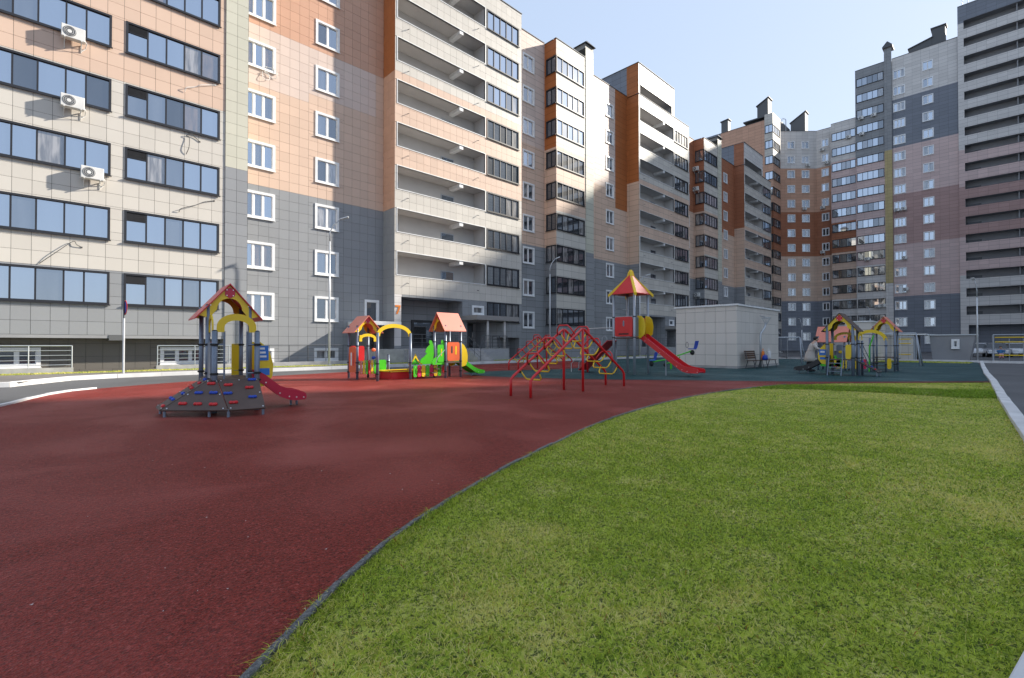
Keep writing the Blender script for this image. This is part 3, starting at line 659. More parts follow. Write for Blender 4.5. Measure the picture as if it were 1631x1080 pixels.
rb2 = [(16, 'grey'), (19.4, 'peach'), (28.5, 'rust'), (37.5, 'mauve'), (99, 'grey')]
rb2 = [(10.2, 'grey'), (19.4, 'peach'), (25.4, 'rust'), (37.5, 'mauve'), (99, 'grey')]
h = [(sE2 + .15, sE3 - .1, 2.3 + ST * k, 3.85 + ST * k, .2) for k in range(14)]
wall(ct, f24, sE2, sE3, 0, 45.2, rb2, h); coping(ct, f24, sE2, sE3, 45.2)
for k, q in enumerate(h): window(ct, f24, *q[:4], 'black', 5, SKYG if k > 3 else MIXG, 'balcony_glazing')
MB().plate([(100.6, 48), (100.6, 38), (105, 38), (cP.x + .6, cP.y + 1.0), (cP.x + .6, -sE3 + .3), (126, -sE3 + .3), (126, 48)], (0, 0, 22.4), (1, 0, 0), (0, 1, 0), 44.9).build('core', 'panel_grey', ct, ct.location)
def chimney(root, x0, x1, y0, y1, z0, z1, z2, m='panel_slate'):
    mb = MB(); mb.hexa([(x0, y0, z0), (x1, y0, z0), (x1, y1, z0), (x0, y1, z0), (x0, y0, z2), (x1, y0, z2), (x1, y1, z1), (x0, y1, z1)]); o = mb.build('chimney', m, root, root.location)
    e = .18; MB().hexa([(x0 - e, y0 - e, z2 + .005), (x1 + e, y0 - e, z2 + .005), (x1 + e, y1 + e, z1 + .005), (x0 - e, y1 + e, z1 + .005), (x0 - e, y0 - e, z2 + .16), (x1 + e, y0 - e, z2 + .16), (x1 + e, y1 + e, z1 + .16), (x0 - e, y1 + e, z1 + .16)]).build('cap', 'roof_dark', o, root.location)
chimney(ct, 101.2, 103.2, 32.6, 34.6, 45.9, 48.4, 49.6); chimney(ct, 116.5, 118.5, 30.2, 33, 45, 49.4, 51.2); chimney(ct, 102, 103.2, 40.6, 42, 44.8, 48, 48.2)
lr = B(110.5, 116, 33, 37, 45, 48).build('lift_room', 'panel_slate', ct, ct.location)
for i in (0, .5): T([(112.6 + i, 32.9, 45.2), (112.6 + i, 32.9, 49.2), (112.6 + i, 33.4, 49.5), (112.6 + i, 33.8, 49.2)], .05, 6).build('roof_ladder', 'galv', lr, ct.location)
# --- right tower
rt = thing('apartment_building', 'tallest tower at the right edge with long open balconies and a pink banded window wall', 'building', (114, 5, 0))
f12 = FX(112.0); s0 = sE3; s1 = -PX(1410, 300, 112)[0]; s2_ = -PX(1422, 300, 112)[0]; s3_ = -PX(1528, 300, 112)[0]
b12 = [(16.3, 'grey'), (19.4, 'mauve'), (36.9, 'mauve'), (99, 'slate')]
h = [(s0 + .2, s1 - .15, 2.3 + ST * k, 3.85 + ST * k, .2) for k in range(17)]
wall(rt, f12, s0, s1, 0, 54, [(16.3, 'grey'), (36.9, 'mauve'), (99, 'slate')], h); coping(rt, f12, s0, s1, 54)
for k, q in enumerate(h): window(rt, f12, *q[:4], 'black', 5, SKYG if k > 6 else MIXG, 'balcony_glazing')
wall(rt, FY(-s0), 112.0, 126, 40, 54, [(99, 'slate')])
wall(rt, FX(111.75), s1, s2_, 0, 56.2, [(12.6, 'grey'), (37.2, 'ochre'), (99, 'slate')]); wall(rt, FY(-s1), 111.75, 113.5, 0, 56.2, [(37.2, 'ochre'), (99, 'slate')])
cpd = B(111.4, 113.6, -s2_ - .2, -s1 + .2, 56.25, 56.5).build('chimney_cap', 'roof_dark', rt, rt.location)
MB().hexa([(111.4, -s2_ - .2, 56.5), (113.6, -s2_ - .2, 56.5), (113.6, -s1 + .2, 56.5), (111.4, -s1 + .2, 56.5), (111.4, -(s1 + s2_) / 2 - .05, 57.3), (113.6, -(s1 + s2_) / 2 - .05, 57.3), (113.6, -(s1 + s2_) / 2 + .05, 57.3), (111.4, -(s1 + s2_) / 2 + .05, 57.3)]).build('ridge', 'roof_dark', cpd, rt.location)
ca1, cb1 = -PX(1424, 300, 112)[0], -PX(1443, 300, 112)[0]; ca2, cb2 = -PX(1470.5, 300, 112)[0], -PX(1488, 300, 112)[0]
h = [(ca1, cb1, 1.6 + ST * k, 3.2 + ST * k, .2) for k in range(17)] + [(ca2, cb2, 1.5 + ST * k, 3.1 + ST * k, .2) for k in range(17)]
TB = [(10.1, 'dslate'), (19.5, 'mauve'), (28.7, 'dmauve'), (37.4, 'mauve'), (46.3, 'dslate'), (99, 'grey')]
wall(rt, f12, s2_, s3_, 0, 54, TB, h); coping(rt, f12, s2_, s3_, 54)
for q in h: window(rt, f12, *q[:4], 'white', 3 if q[0] == ca1 else 2, ['glass_sky', 'glass_sky', 'glass_mid', 'glass_curtain'])
fb_ = FX(111.6); S_END = 60.0  # unseen length added so left-range windows mirror the tower, not bright sky
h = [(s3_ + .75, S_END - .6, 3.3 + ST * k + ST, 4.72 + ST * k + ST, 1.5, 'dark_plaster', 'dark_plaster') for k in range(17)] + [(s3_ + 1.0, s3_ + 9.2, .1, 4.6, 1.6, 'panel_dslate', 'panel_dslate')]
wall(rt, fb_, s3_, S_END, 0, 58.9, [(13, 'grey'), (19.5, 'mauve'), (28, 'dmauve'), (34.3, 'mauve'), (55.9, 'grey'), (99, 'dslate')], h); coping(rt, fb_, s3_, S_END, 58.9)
for q in h[:-1]:
    fbox(rt, 'parapet_rail', fb_, q[0], q[1], -.1, .02, q[2] + .002, q[2] + .05, 'rail_dark')
    fbox(rt, 'balcony_door', fb_, q[0] + .02, q[0] + 1.9, -1.49, -1.46, q[2] + .005, q[2] + .6, 'rail_dark')
    for u in (6.2, 12, 18): fbox(rt, 'divider', fb_, q[0] + u, q[0] + u + .15, -1.49, -.35, q[2], q[3] - .003, 'dark_plaster')
wall(rt, FY(-s3_), 111.6, 112, 0, 58.9, [(46.3, 'grey'), (99, 'dslate')])
wall(rt, FY(-s3_), 112, 126, 53.9, 58.9, [(99, 'dslate')]); B(113.3, 126, -S_END, -s3_ - .02, 0, 58.7).build('core', 'panel_grey', rt, rt.location); B(112.4, 126, -s3_ + .01, -s0 - .05, 0, 53.8).build('core', 'panel_grey', rt, rt.location)
B(111.62, 113.4, -S_END, -s3_ - .02, 58.6, 58.85).build('roof', 'roof_dark', rt, rt.location)
wall(rt, Fr((111.6, -S_END), (1, 0)), 0, 14.4, 0, 58.9, [(99, 'grey')])
chimney(rt, 114, 115.5, 7.6, 9.4, 53.7, 57.9, 57.9); chimney(rt, 114, 115.5, 9.42, 12.6, 53.7, 55.6, 56.4)
for i in range(2): T([(112.3, 5.3 - .7 * i, 58.9), (112.3, 5.3 - .7 * i, 62)], .05, 5).build('antenna', 'galv', rt, rt.location)
# --- unseen block beyond the right edge of the picture, added to shade the foreground
xb = thing('apartment_building', 'unseen slate and cream block added to shade the foreground lawn', 'building', (66, -30, 0))
XB0, YB0, HB = 60.0, -16.6, 50.0
h = [(s, s + 2.6, 2.9 + ST * k, 4.4 + ST * k, .2) for s in (19, 24, 29, 34, 40, 46) for k in range(15)]
wall(xb, FX(XB0), -YB0, 60, 0, HB, [(10.7, 'slate'), (20.2, 'peach'), (99, 'cream')], h)
for q in h: window(xb, FX(XB0), *q[:4], 'white', 2, DARKG)
wall(xb, Fr((XB0 + 16, YB0), (-1, 0)), 0, 16, 0, HB, [(10.7, 'slate'), (99, 'cream')]); B(XB0 + .5, XB0 + 16, -60, YB0 - .3, 0, HB - .1).build('core', 'panel_grey', xb, xb.location)
wall(xb, FXp(XB0 + 16), -60, YB0, 0, HB, [(10.7, 'slate'), (99, 'cream')]); B(XB0 - .05, XB0 + 16.05, -60, YB0 + .05, HB + .003, HB + .08).build('coping', 'roof_dark', xb, xb.location)
# ---------------------------------------------------------------- playground equipment
def post(root, x, y, z1, r=.045, m='post_blue', z0=0.0, clamps=(), name='post'):
    o = MB().tube([(x, y, z0), (x, y, z1)], r, 12).build(name, m, root, smooth=True); o.data.polygons[-1].use_smooth = False; o.data.polygons[-2].use_smooth = False
    MB().ball((x, y, z1), r * .98, r * .98, r * .45, 10, 6).build('post_cap', 'black_rubber' if m == 'post_blue' else m, o, smooth=True)
    for z in clamps:
        mb = MB().tube([(x, y, z - .022), (x, y, z + .022)], r * 1.22, 12)
        mb.box(x - r * 1.5, x + r * 1.5, y - .014, y + .014, z - .014, z + .014); mb.build('clamp', 'black_rubber', o)
    return o
def dots(root, parent, pts, nrm, r=.012):
    mb = MB(); nrm = Vector(nrm).normalized()
    for p in pts: p = Vector(p); mb.tube([p, p + nrm * .012], r, 6)
    return setp(mb.build('bolts', 'bolt', parent), kind='stuff')
def gable_roof(root, x0, x1, y0, y1, ze, za, mroof, mboard='play_yellow', axis='y', ov=.16, ovy=.10, under=None, disc='play_crimson'):
    """ridge along y (axis 'y') or along x; boards with an arch cut at both gables"""
    def P(u, v, z): return (u, v, z) if axis == 'y' else (v, u, z)
    cx = (x0 + x1) / 2; hw = (x1 - x0) / 2; sl = (za - ze) / hw
    for sgn in (-1, 1):
        e = cx + sgn * (hw + ov); ez = ze - sl * ov; t = .03
        pts = [P(e, y0 - ovy, ez), P(cx, y0 - ovy, za + .0), P(cx, y1 + ovy, za + .0), P(e, y1 + ovy, ez)]
        MB().hexa(pts + [(a, b_, c + t) for a, b_, c in pts]).build('roof_panel', mroof, root)
    ri = hw * .60
    for y in (y0 - .02, y1 + .02):
        zb = ze - .02; poly = [(cx - hw - ov * .7, zb - sl * ov * .7 + .02), (cx, za - .012), (cx + hw + ov * .7, zb - sl * ov * .7 + .02), (cx + hw - .02, zb - sl * ov * .7 - .03)]
        poly += [(cx + ri * math.cos(R(a)), zb - .04 + (za - zb) * .50 * math.sin(R(a))) for a in range(0, 181, 15)] + [(cx - hw + .02, zb - sl * ov * .7 - .03)]
        ex, ey = ((1, 0, 0), (0, 0, 1)) if axis == 'y' else ((0, 1, 0), (0, 0, 1)); O = (0, y, 0) if axis == 'y' else (y, 0, 0)
        g = MB().plate(poly, O, ex, ey, .025).build('gable_board', mboard, root)
        rr = hw * .30; hx = [(cx + rr * math.cos(R(a)) * .9, za - (za - ze) * .36 + rr * math.sin(R(a))) for a in (90, 30, -30, -90, -150, 150)]
        dy = -.02 if y < (y0 + y1) / 2 else .02; O2 = (0, y + dy, 0) if axis == 'y' else (y + dy, 0, 0)
        MB().plate(hx, O2, ex, ey, .018).build('ornament', disc, g)
        bp = [P(cx + sx * hw * .15, y + dy * 1.5, za - (za - ze) * .36 + sz * rr * .5) for sx in (-1, 1) for sz in (-1, 1)] + [P(cx + sx * hw * .9, y + dy * .7, ze + .02) for sx in (-1, 1)]
        dots(root, g, bp, P(0, dy, 0), .011)
def arch_board(root, a0, a1, q, zb, hgt, wdt=.10, axis='x', m='play_yellow', foot=.10, t=.025):
    c = (a0 + a1) / 2; ra = (a1 - a0) / 2
    out = [(c - ra * math.cos(R(a)), zb + foot + hgt * math.sin(R(a))) for a in range(0, 181, 10)]
    inn = [(c + (ra - wdt) * math.cos(R(a)), zb + foot + (hgt - wdt) * math.sin(R(a))) for a in range(0, 181, 10)]
    poly = [(a0, zb)] + out + [(a1, zb), (a1 - wdt, zb)] + inn + [(a0 + wdt, zb)]
    ex, O = ((1, 0, 0), (0, q, 0)) if axis == 'x' else ((0, 1, 0), (q, 0, 0))
    o = MB().plate(poly, O, ex, (0, 0, 1), t).build('arch_board', m, root)
    return o
def slide(root, ox, oy, ang, path, wd, m, mb_, wall=.13, t=.03):
    ux, uy = math.cos(ang), math.sin(ang); px, py = -uy, ux
    def P(d, s, z): return (ox + ux * d + px * s, oy + uy * d + py * s, z)
    bed = MB()
    for (d0, z0), (d1, z1) in zip(path, path[1:]):
        bed.hexa([P(d0, -wd / 2, z0 - .02), P(d1, -wd / 2, z1 - .02), P(d1, wd / 2, z1 - .02), P(d0, wd / 2, z0 - .02), P(d0, -wd / 2, z0), P(d1, -wd / 2, z1), P(d1, wd / 2, z1), P(d0, wd / 2, z0)])
    bd = bed.build('slide_bed', mb_, root)
    for sg in (-1, 1):
        top = []; bot = []
        for i, (d, z) in enumerate(path):
            hh = wall * (1.0 if i < len(path) - 1 else .75); top.append((d, z + hh)); bot.append((d, z - .07 if i < len(path) - 1 else z - .05))
        d, z = path[-1]; endp = [(d + .05, z + wall * .45), (d + .06, z), (d + .03, z - .05)]
        O = P(0, sg * (wd / 2 + t / 2), 0)
        sd = MB().plate(top + endp + bot[::-1], O, (ux, uy, 0), (0, 0, 1), t).build('slide_side', m, root)
        nn = sg * (t / 2); pts = [Vector(O) + Vector((ux, uy, 0)) * d + Vector((px, py, 0)) * nn + Vector((0, 0, z + .0)) for d, z in path[1:]]
        dots(root, sd, pts, (px * sg, py * sg, 0), .014)
    return bd
def hold(root, c, u, n, m):
    """climbing hold: two-lobed grip lying on a ramp"""
    u = Vector(u).normalized(); n = Vector(n).normalized(); v = n.cross(u); rot = Matrix((u, v, n)).transposed()
    mb = MB()
    for sg in (-1, 0, 1): mb.ball(Vector(c) + u * (.042 * sg) + n * .008, .036, .034, .030 if sg else .024, 8, 6, rot=rot)
    mb.build('climbing_hold', m, root, smooth=True)
def ramp_panel(root, q, t=.03, holds=(), m='ply_brown'):
    """q: bottom-left, bottom-right, top-right, top-left"""
    q = [Vector(a) for a in q]; n = (q[1] - q[0]).cross(q[3] - q[0]).normalized(); dn = n * -t
    o = MB().hexa([tuple(a + dn) for a in q] + [tuple(a) for a in q]).build('ramp_panel', m, root)
    for (u, v, mm) in holds:
        p = q[0].lerp(q[1], u).lerp(q[3].lerp(q[2], u), v); hold(root, p + n * .004, (q[1] - q[0]), n, mm)
    dots(root, o, [q[0].lerp(q[1], a).lerp(q[3].lerp(q[2], a), b_) for a, b_ in ((.06, .05), (.94, .05), (.06, .95), (.94, .95), (.5, .96), (.94, .5), (.06, .5))], n)
    return o
# ---- P1: climbing tower in the left foreground
e1 = (2.318, 10.98)
p1 = thing('climbing_tower', 'play tower with brown climbing ramps and a red slide in the left foreground', 'play tower', (*e1, 0), R(-4.1))
W_, D_ = .74, .85
for (x, y) in ((0, 0), (W_, 0), (0, D_), (W_, D_)): post(p1, x, y, 2.08, .043, clamps=(1.30, .74))
for (x, y) in ((.05, -.45), (.78, -.45)): post(p1, x, y, 1.56, .05, clamps=(1.30, .74, .60))
gable_roof(p1, 0, W_, 0, D_, 2.06, 2.50, 'play_red', ov=.22, ovy=.08, disc='play_crimson')
arch_board(p1, .08, .76, -.455, 1.54, .26, .13)
arch_board(p1, -.45, .02, .02, 1.54, .24, .08, axis='y')
MB().box(-.02, .80, -.47, D_ + .03, .60, .635).build('platform', 'ply_brown', p1)
zr, zb_ = .632, .13
ramp_panel(p1, [(.16, -1.24, zb_), (.75, -1.27, zb_), (.80, -.49, zr), (.10, -.49, zr)], holds=[(.18, .22, 'play_red'), (.12, .52, 'play_blue'), (.20, .80, 'play_red'), (.72, .36, 'play_blue'), (.70, .68, 'play_red'), (.82, .95, 'play_blue')])
ramp_panel(p1, [(-.78, -.50, zb_), (.14, -1.24, zb_), (.085, -.49, zr), (-.02, -.40, zr)], holds=[(.22, .20, 'play_red'), (.50, .19, 'play_red'), (.78, .18, 'play_red'), (.32, .55, 'play_blue'), (.76, .55, 'play_blue'), (.55, .86, 'play_red')])
ramp_panel(p1, [(-.81, .18, zb_), (-.80, -.47, zb_), (-.035, -.37, zr), (-.035, .40, zr)], holds=[(.8, .1, 'play_red'), (.75, .3, 'play_blue'), (.75, .5, 'play_blue'), (.75, .68, 'play_red'), (.7, .85, 'play_red'), (.3, .3, 'play_blue'), (.35, .7, 'play_red'), (.72, .97, 'play_blue')])
for (x, y) in ((.16, -1.20), (.72, -1.22), (-.72, -.48), (-.74, .1), (-.1, -.95)): T([(x, y, 0), (x, y, .14)], .024, 8).build('foot', 'post_blue', p1)
slide(p1, .78, -.06, R(-6), [(-.02, .635), (.08, .62), (.22, .53), (.48, .30), (.66, .22), (.80, .20), (.94, .19)], .46, 'play_crimson', 'play_crimson', .15)
for sx in (.80, .84): T([(1.66 - (sx - .8) * 3, -.02, 0), (1.66 - (sx - .8) * 3, -.02, .17)], .024, 8).build('foot', 'post_blue', p1)
leaf = [(0, 0), (.10, .04), (.16, .22), (.17, .45), (.13, .68), (.05, .86), (0, .92), (-.06, .92), (-.06, 0)]
for yy in (-.30, .26):
    bd = MB().plate([(a * 1.5, b_) for a, b_ in leaf], (.86, yy, .44), (1, 0, 0), (0, 0, 1), .025).build('side_board', 'play_yellow', p1)
MB().box(.83, 1.02, -.325, -.314, .98, 1.28).build('info_plate', 'play_lightblue', p1); MB().box(.83, 1.04, -.325, -.314, .68, .82).build('info_plate', 'play_lightblue', p1)
for z in (1.22, 1.14, 1.06): MB().box(.86, .98 - (z - 1.06) * .2, -.329, -.326, z - .02, z + .02).build('info_text', 'white_paint', p1)
for (a, b_) in ((.20, .32), (.38, .56)): MB().plate([(a, .64), (b_, .64), (b_, 1.32), (a, 1.32)], (.79, 0, 0), (0, 1, 0), (0, 0, 1), .02).build('side_panel', 'play_red' if a < .3 else 'play_yellow', p1)
MB().plate([(-.42, .66), (-.06, .66), (-.06, 1.34), (-.42, 1.34)], (-.005, 0, 0), (0, 1, 0), (0, 0, 1), .018).build('side_panel', 'post_blue', p1)
MB().plate([(.16, .64), (.24, .64), (.24, 1.0), (.22, 1.36), (.18, 1.36)], (0, D_ + .05, 0), (1, 0, 0), (0, 0, 1), .05).build('back_board', 'play_red', p1)
MB().plate([(.56, .64), (.70, .64), (.70, 1.32), (.56, 1.32)], (0, D_, 0), (1, 0, 0), (0, 0, 1), .03).build('back_board', 'play_yellow', p1)
for z in (1.30, .74):
    T([(0, D_, z), (.22, D_, z)], .018, 6).build('rail', 'post_blue', p1); T([(.05, -.45, z), (.21, -.45, z)], .018, 6).build('rail', 'post_blue', p1)
    T([(.6, D_, z), (W_, D_, z)], .018, 6).build('rail', 'post_blue', p1); T([(.78, -.45, z), (.60, -.45, z)], .018, 6).build('rail', 'post_blue', p1)
for x in (.21, .60): T([(x, -.45, .64), (x, -.45, 1.56)], .018, 6).build('rail', 'post_blue', p1)
hp = MB(); hp.tube([(-.02, .1, 2.06), (.02, .08, 2.30), (.05, .05, 2.48)], .01, 6)
# ---- P2: playhouse with big arch, picket fence, dragon tower and green slide
def planks(root, x0, x1, y, z0, z1, cols, axis='x', gap=.018, y2=None):
    n = len(cols); w_ = (x1 - x0) / n
    for i, c in enumerate(cols):
        a, b_ = x0 + i * w_ + gap, x0 + (i + 1) * w_ - gap; poly = [(a, z0 + .03), (a + .03, z0), (b_ - .03, z0), (b_, z0 + .03), (b_, z1 - .04), (b_ - .04, z1), (a + .04, z1), (a, z1 - .04)]
        O, ex = ((0, y, 0), (1, 0, 0)) if axis == 'x' else ((y, 0, 0), (0, 1, 0))
        pk = MB().plate(poly, O, ex, (0, 0, 1), .022).build('picket', c, root)
        m_ = (a + b_) / 2; dots(root, pk, [((m_, y - .012, z0 + .08) if axis == 'x' else (y - .012, m_, z0 + .08)), ((m_, y - .012, z1 - .08) if axis == 'x' else (y - .012, m_, z1 - .08))], (0, -1, 0) if axis == 'x' else (-1, 0, 0))
def slot_panel(root, a0, a1, q, z0, z1, m, axis='x', slots=(), name='panel', slotm='black_rubber'):
    ex, O = ((1, 0, 0), (0, q, 0)) if axis == 'x' else ((0, 1, 0), (q, 0, 0)); r = .05
    poly = [(a0 + r, z0), (a1 - r, z0), (a1, z0 + r), (a1, z1 - r), (a1 - r, z1), (a0 + r, z1), (a0, z1 - r), (a0, z0 + r)]
    o = MB().plate(poly, O, ex, (0, 0, 1), .022).build(name, m, root)
    for (s0, s1, t0, t1, mm) in slots:
        O2 = (0, q - .0, 0) if axis == 'x' else (q - .0, 0, 0); w_ = min(.03, (s1 - s0) / 2.2)
        MB().plate([(s0 + w_, t0), (s1 - w_, t0), (s1, t0 + w_), (s1, t1 - w_), (s1 - w_, t1), (s0 + w_, t1), (s0, t1 - w_), (s0, t0 + w_)], O2, ex, (0, 0, 1), .03).build('slot', mm, o)
    return o
p2 = thing('playhouse', 'toddler play complex with pink roofs, big yellow arch, picket fence and green dragon steps', 'playhouse', (10, 16.5, 0))
def L2(x, y): return (x - 10, y - 16.5)
for (x, y, h_) in ((8.45, 17.05, 2.0), (9.25, 17.05, 2.0), (8.45, 17.75, 2.0), (9.25, 17.75, 2.0)): a, b_ = L2(x, y); post(p2, a, b_, h_, .045, clamps=(1.25, .25, .62))
gable_roof(p2, -1.55, -.75, .55, 1.25, 1.95, 2.38, 'play_pink', ov=.2, ovy=.14, disc='play_crimson')
arch_board(p2, -1.5, -.8, .5, 1.42, .2, .11)
for x in (8.55, 9.9): a, b_ = L2(x, 15.7); post(p2, a, b_, 1.72, .05, clamps=(.62, .25))
arch_board(p2, -1.5, -.05, -.8, 1.6, .42, .14, foot=.04)
slot_panel(p2, .62, 1.2, -1.56, .25, 1.22, 'play_orange', 'y', [(.75, .85, .5, 1.0, 'play_red'), (.95, 1.05, .5, 1.0, 'white_paint')])
planks(p2, -1.48, -.8, .5, .18, .72, ['play_pink', 'play_yellow', 'play_green', 'play_red', 'play_yellow', 'play_green'])
slot_panel(p2, -1.5, -1.25, 1.27, .65, 1.25, 'play_red'); slot_panel(p2, -1.15, -.9, 1.27, .65, 1.25, 'play_red')
MB().ball((-.9, .52, 1.1), .10, .03, .07, 10, 6).build('ornament', 'play_orange', p2); MB().ball((-.9, .52, .8), .09, .03, .06, 10, 6).build('ornament', 'play_blue', p2)
MB().box(-1.49, -1.41, .485, .50, 1.55, 1.66).build('badge', 'play_yellow', p2)
a, b_ = L2(10.3, 17.4); post(p2, a - .35, b_, .9, .05, clamps=(.62, .25)); slot_panel(p2, -.62, -.15, b_, .18, .7, 'play_green')
planks(p2, -.02, 1.28, -.86, .08, .52, ['play_green', 'play_magenta', 'play_yellow', 'play_green', 'play_magenta', 'play_yellow', 'play_green'])
for (x, y) in ((11.3, 15.4), (12.05, 15.4), (11.3, 16.15), (12.05, 16.15)): a, b_ = L2(x, y); post(p2, a, b_, 2.05, .048, clamps=(1.42, .64, .25) if y < 16 else (1.42, .64))
gable_roof(p2, -1.10, -.35, 1.3, 2.05, 2.04, 2.55, 'play_pink', axis='x', ov=.16, ovy=.16, disc='play_crimson')
MB().box(1.27, 2.08, -1.13, -.32, .58, .63).build('platform', 'ply_brown', p2)
slot_panel(p2, 1.38, 1.98, -1.11, .66, 1.40, 'play_orange', 'x', [(1.56, 1.63, .95, 1.25, 'black_rubber'), (1.76, 1.83, .9, 1.25, 'play_yellow')])
MB().plate([(a * 1.6, b_) for a, b_ in leaf], (2.12, -1.12, .42), (1, 0, 0), (0, 0, 1), .03).build('side_board', 'play_yellow', p2); MB().plate([(a * 1.6, b_) for a, b_ in leaf], (2.12, -.40, .42), (1, 0, 0), (0, 0, 1), .03).build('side_board', 'play_yellow', p2)
slide(p2, 2.1, -.75, 0, [(0, .63), (.12, .62), (.3, .52), (.75, .25), (.95, .17), (1.25, .15)], .5, 'play_green', 'play_green', .12)
for x in (2.9, 3.2): T([(x, -.75, 0), (x, -.75, .12)], .025, 8).build('foot', 'post_blue', p2)
dragon = [(0, .55), (.55, .55), (.62, .95), (.60, 1.30), (.52, 1.48), (.42, 1.50), (.40, 1.40), (.44, 1.32), (.30, 1.20), (.22, 1.02), (.30, .98), (.18, .85), (.05, .78), (-.02, .66)]
for yy, dx in ((-1.08, .08), (-.38, .0)): MB().plate([(a + .62 + dx, b_ * 1.0 - .02) for a, b_ in dragon], (0, yy, 0), (1, 0, 0), (0, 0, 1), .03).build('dragon_board', 'play_green', p2)
slot_panel(p2, .92, 1.22, -1.10, .62, 1.30, 'play_green', 'x', [(1.08, 1.12, .85, 1.15, 'play_yellow')])
for i in range(3): MB().box(.72 + .18 * i, .92 + .18 * i, -1.05, -.4, .2 + .15 * i, .23 + .15 * i).build('step', 'ply_brown', p2)
T([(.8, -1.16, .55), (.85, -1.2, .8), (1.2, -1.2, 1.1)], .015, 6).build('handrail', 'galv', p2)
MB().plate([(-.05, .55), (.06, .60), (.18, .74), (.28, .95), (.38, .74), (.50, .60), (.62, .55), (.56, .52), (.42, .62), (.28, .80), (.14, .62), (0, .52)], (0, -.55, 0), (1, 0, 0), (0, 0, 1), .03).build('pointed_arch', 'play_yellow', p2)
MB().plate([(.06, .53), (.16, .62), (.28, .78), (.40, .62), (.50, .53)], (0, -.53, 0), (1, 0, 0), (0, 0, 1), .02).build('pointed_arch_fill', 'play_green', p2)
slot_panel(p2, 1.30, 1.5, -.9, .2, .5, 'play_red'); T([(.28, -.54, 0), (.28, -.54, .55)], .03, 8).build('post', 'post_blue', p2)
sb = thing('sandbox', 'red walled sandbox with yellow rim behind the big yellow arch', 'sandbox', (10.0, 16.75, 0))
for (x0, x1, y0, y1) in ((-.65, .85, -.62, -.58), (-.65, .85, .58, .62), (-.65, -.61, -.578, .578), (.81, .85, -.578, .578)):
    wl = B(x0, x1, y0, y1, 0, .27).build('side', 'play_red', sb); B(x0 - .05, x1 + .05, y0 - .05, y1 + .05, .272, .30).build('rim', 'play_yellow', wl)
B(-.6, .8, -.57, .57, 0, .1).build('sand', 'paving', sb)
# ---- P3: two arched climbers (red beams, red hoops, yellow hanging rungs)
def climber(label, loc, rz):
    root = thing('arch_climber', label, 'climber', loc, rz, 'arched bar climbers')
    L = 4.5; W = .66; H = 1.76
    prof = [(0, 0), (0, .40), (.10, .50), (L / 2 - .05, H - .025), (L / 2, H), (L / 2 + .05, H - .025), (L - .10, .50), (L, .40), (L, 0)]
    for y in (0, W): T([(x, y, z) for x, z in prof], .036, 10).build('beam', 'play_red', root, smooth=True); T([(L / 2, y, 0), (L / 2, y, H - .03)], .036, 10).build('post', 'play_red', root, smooth=True)
    def bz(x): x = min(x, L - x); return .50 + (x - .10) * (H - .06 - .50) / (L / 2 - .20)
    for i, x in enumerate((.34, .68, 1.02, 1.36, 1.70, 2.04, 2.46, 2.80, 3.14, 3.48, 3.82, 4.16)):
        z = bz(x); dz = .24; sg = 1 if x < L / 2 else -1
        pts = [(x, .03, z - .02), (x + sg * .14, .06, z - dz + .05), (x + sg * .17, .11, z - dz), (x + sg * .17, W - .11, z - dz), (x + sg * .14, W - .06, z - dz + .05), (x, W - .03, z - .02)]
        T(pts, .019, 8).build('hanging_rung', 'play_yellow', root, smooth=True)
        T([(x, -.005, z - .04), (x, W + .005, z - .04)], .001, 4) 
        MB().box(x - .03, x + .03, .0, .05, z - .07, z - .02).box(x - .03, x + .03, W - .05, W, z - .07, z - .02).build('bracket', 'black_rubber', root)
    for x in (.62, 1.32, 1.92, 2.60, 3.18, 3.86):
        z = bz(x); sg = -1 if x < L / 2 else 1
        pts = [(x, .02, z), (x + sg * .10, .10, z + .18), (x + sg * .13, .19, z + .27), (x + sg * .13, W - .19, z + .27), (x + sg * .10, W - .10, z + .18), (x, W - .02, z)]
        T(pts, .021, 8).build('hoop', 'play_red', root, smooth=True)
    return root
climber('red and yellow arched bar climber standing on the dark red rubber', (8.58, 8.2, 0), R(3.2))
climber('smaller looking red and yellow arched climber behind the front one, by the grey street kerb', (17.3, 17.4, 0), R(2))
# ---- P4: tall slide tower
p4 = thing('slide_tower', 'tall tower with pyramid roof, yellow boards and long red slide on green rubber', 'slide tower', (18.3, 11.3, 0))
TW, TD = 1.12, 1.05
for (x, y) in ((0, 0), (TW, 0), (0, TD), (TW, TD)): post(p4, x, y, 3.62, .055, clamps=(2.52, 1.62), m='metal_grey')
MB().box(-.03, TW + .03, -.03, TD + .03, 1.56, 1.62).build('platform', 'ply_brown', p4)
slot_panel(p4, .08, TD - .08, -.02, 1.66, 2.52, 'play_red', 'y', [(.48, .56, 2.1, 2.36, 'post_blue'), (.25, .78, 1.74, 1.80, 'black_rubber')])
slot_panel(p4, .08, .34, 0, 1.66, 2.5, 'post_blue'); slot_panel(p4, .2, TW - .2, TD, 1.66, 2.5, 'post_blue', 'x')
slot_panel(p4, .1, TD - .1, TW, 1.66, 2.5, 'play_red', 'y')
for x, f in ((.34, 1), (1.0, 1)):
    bp = [(0, 0), (-.12, .05), (-.30, .20), (-.34, .55), (-.28, .85), (-.14, 1.0), (0, 1.02), (.05, 1.02), (.05, 0)]
    MB().plate(bp, (x, 0, 1.55), (0, 1, 0), (0, 0, 1), .03).build('side_board', 'play_yellow', p4)
slide(p4, .67, 0, R(-90), [(0, 1.62), (.12, 1.60), (.3, 1.46), (1.0, .96), (1.75, .42), (1.98, .28), (2.2, .22), (2.62, .20)], .56, 'play_red', 'play_crimson', .17, .035)
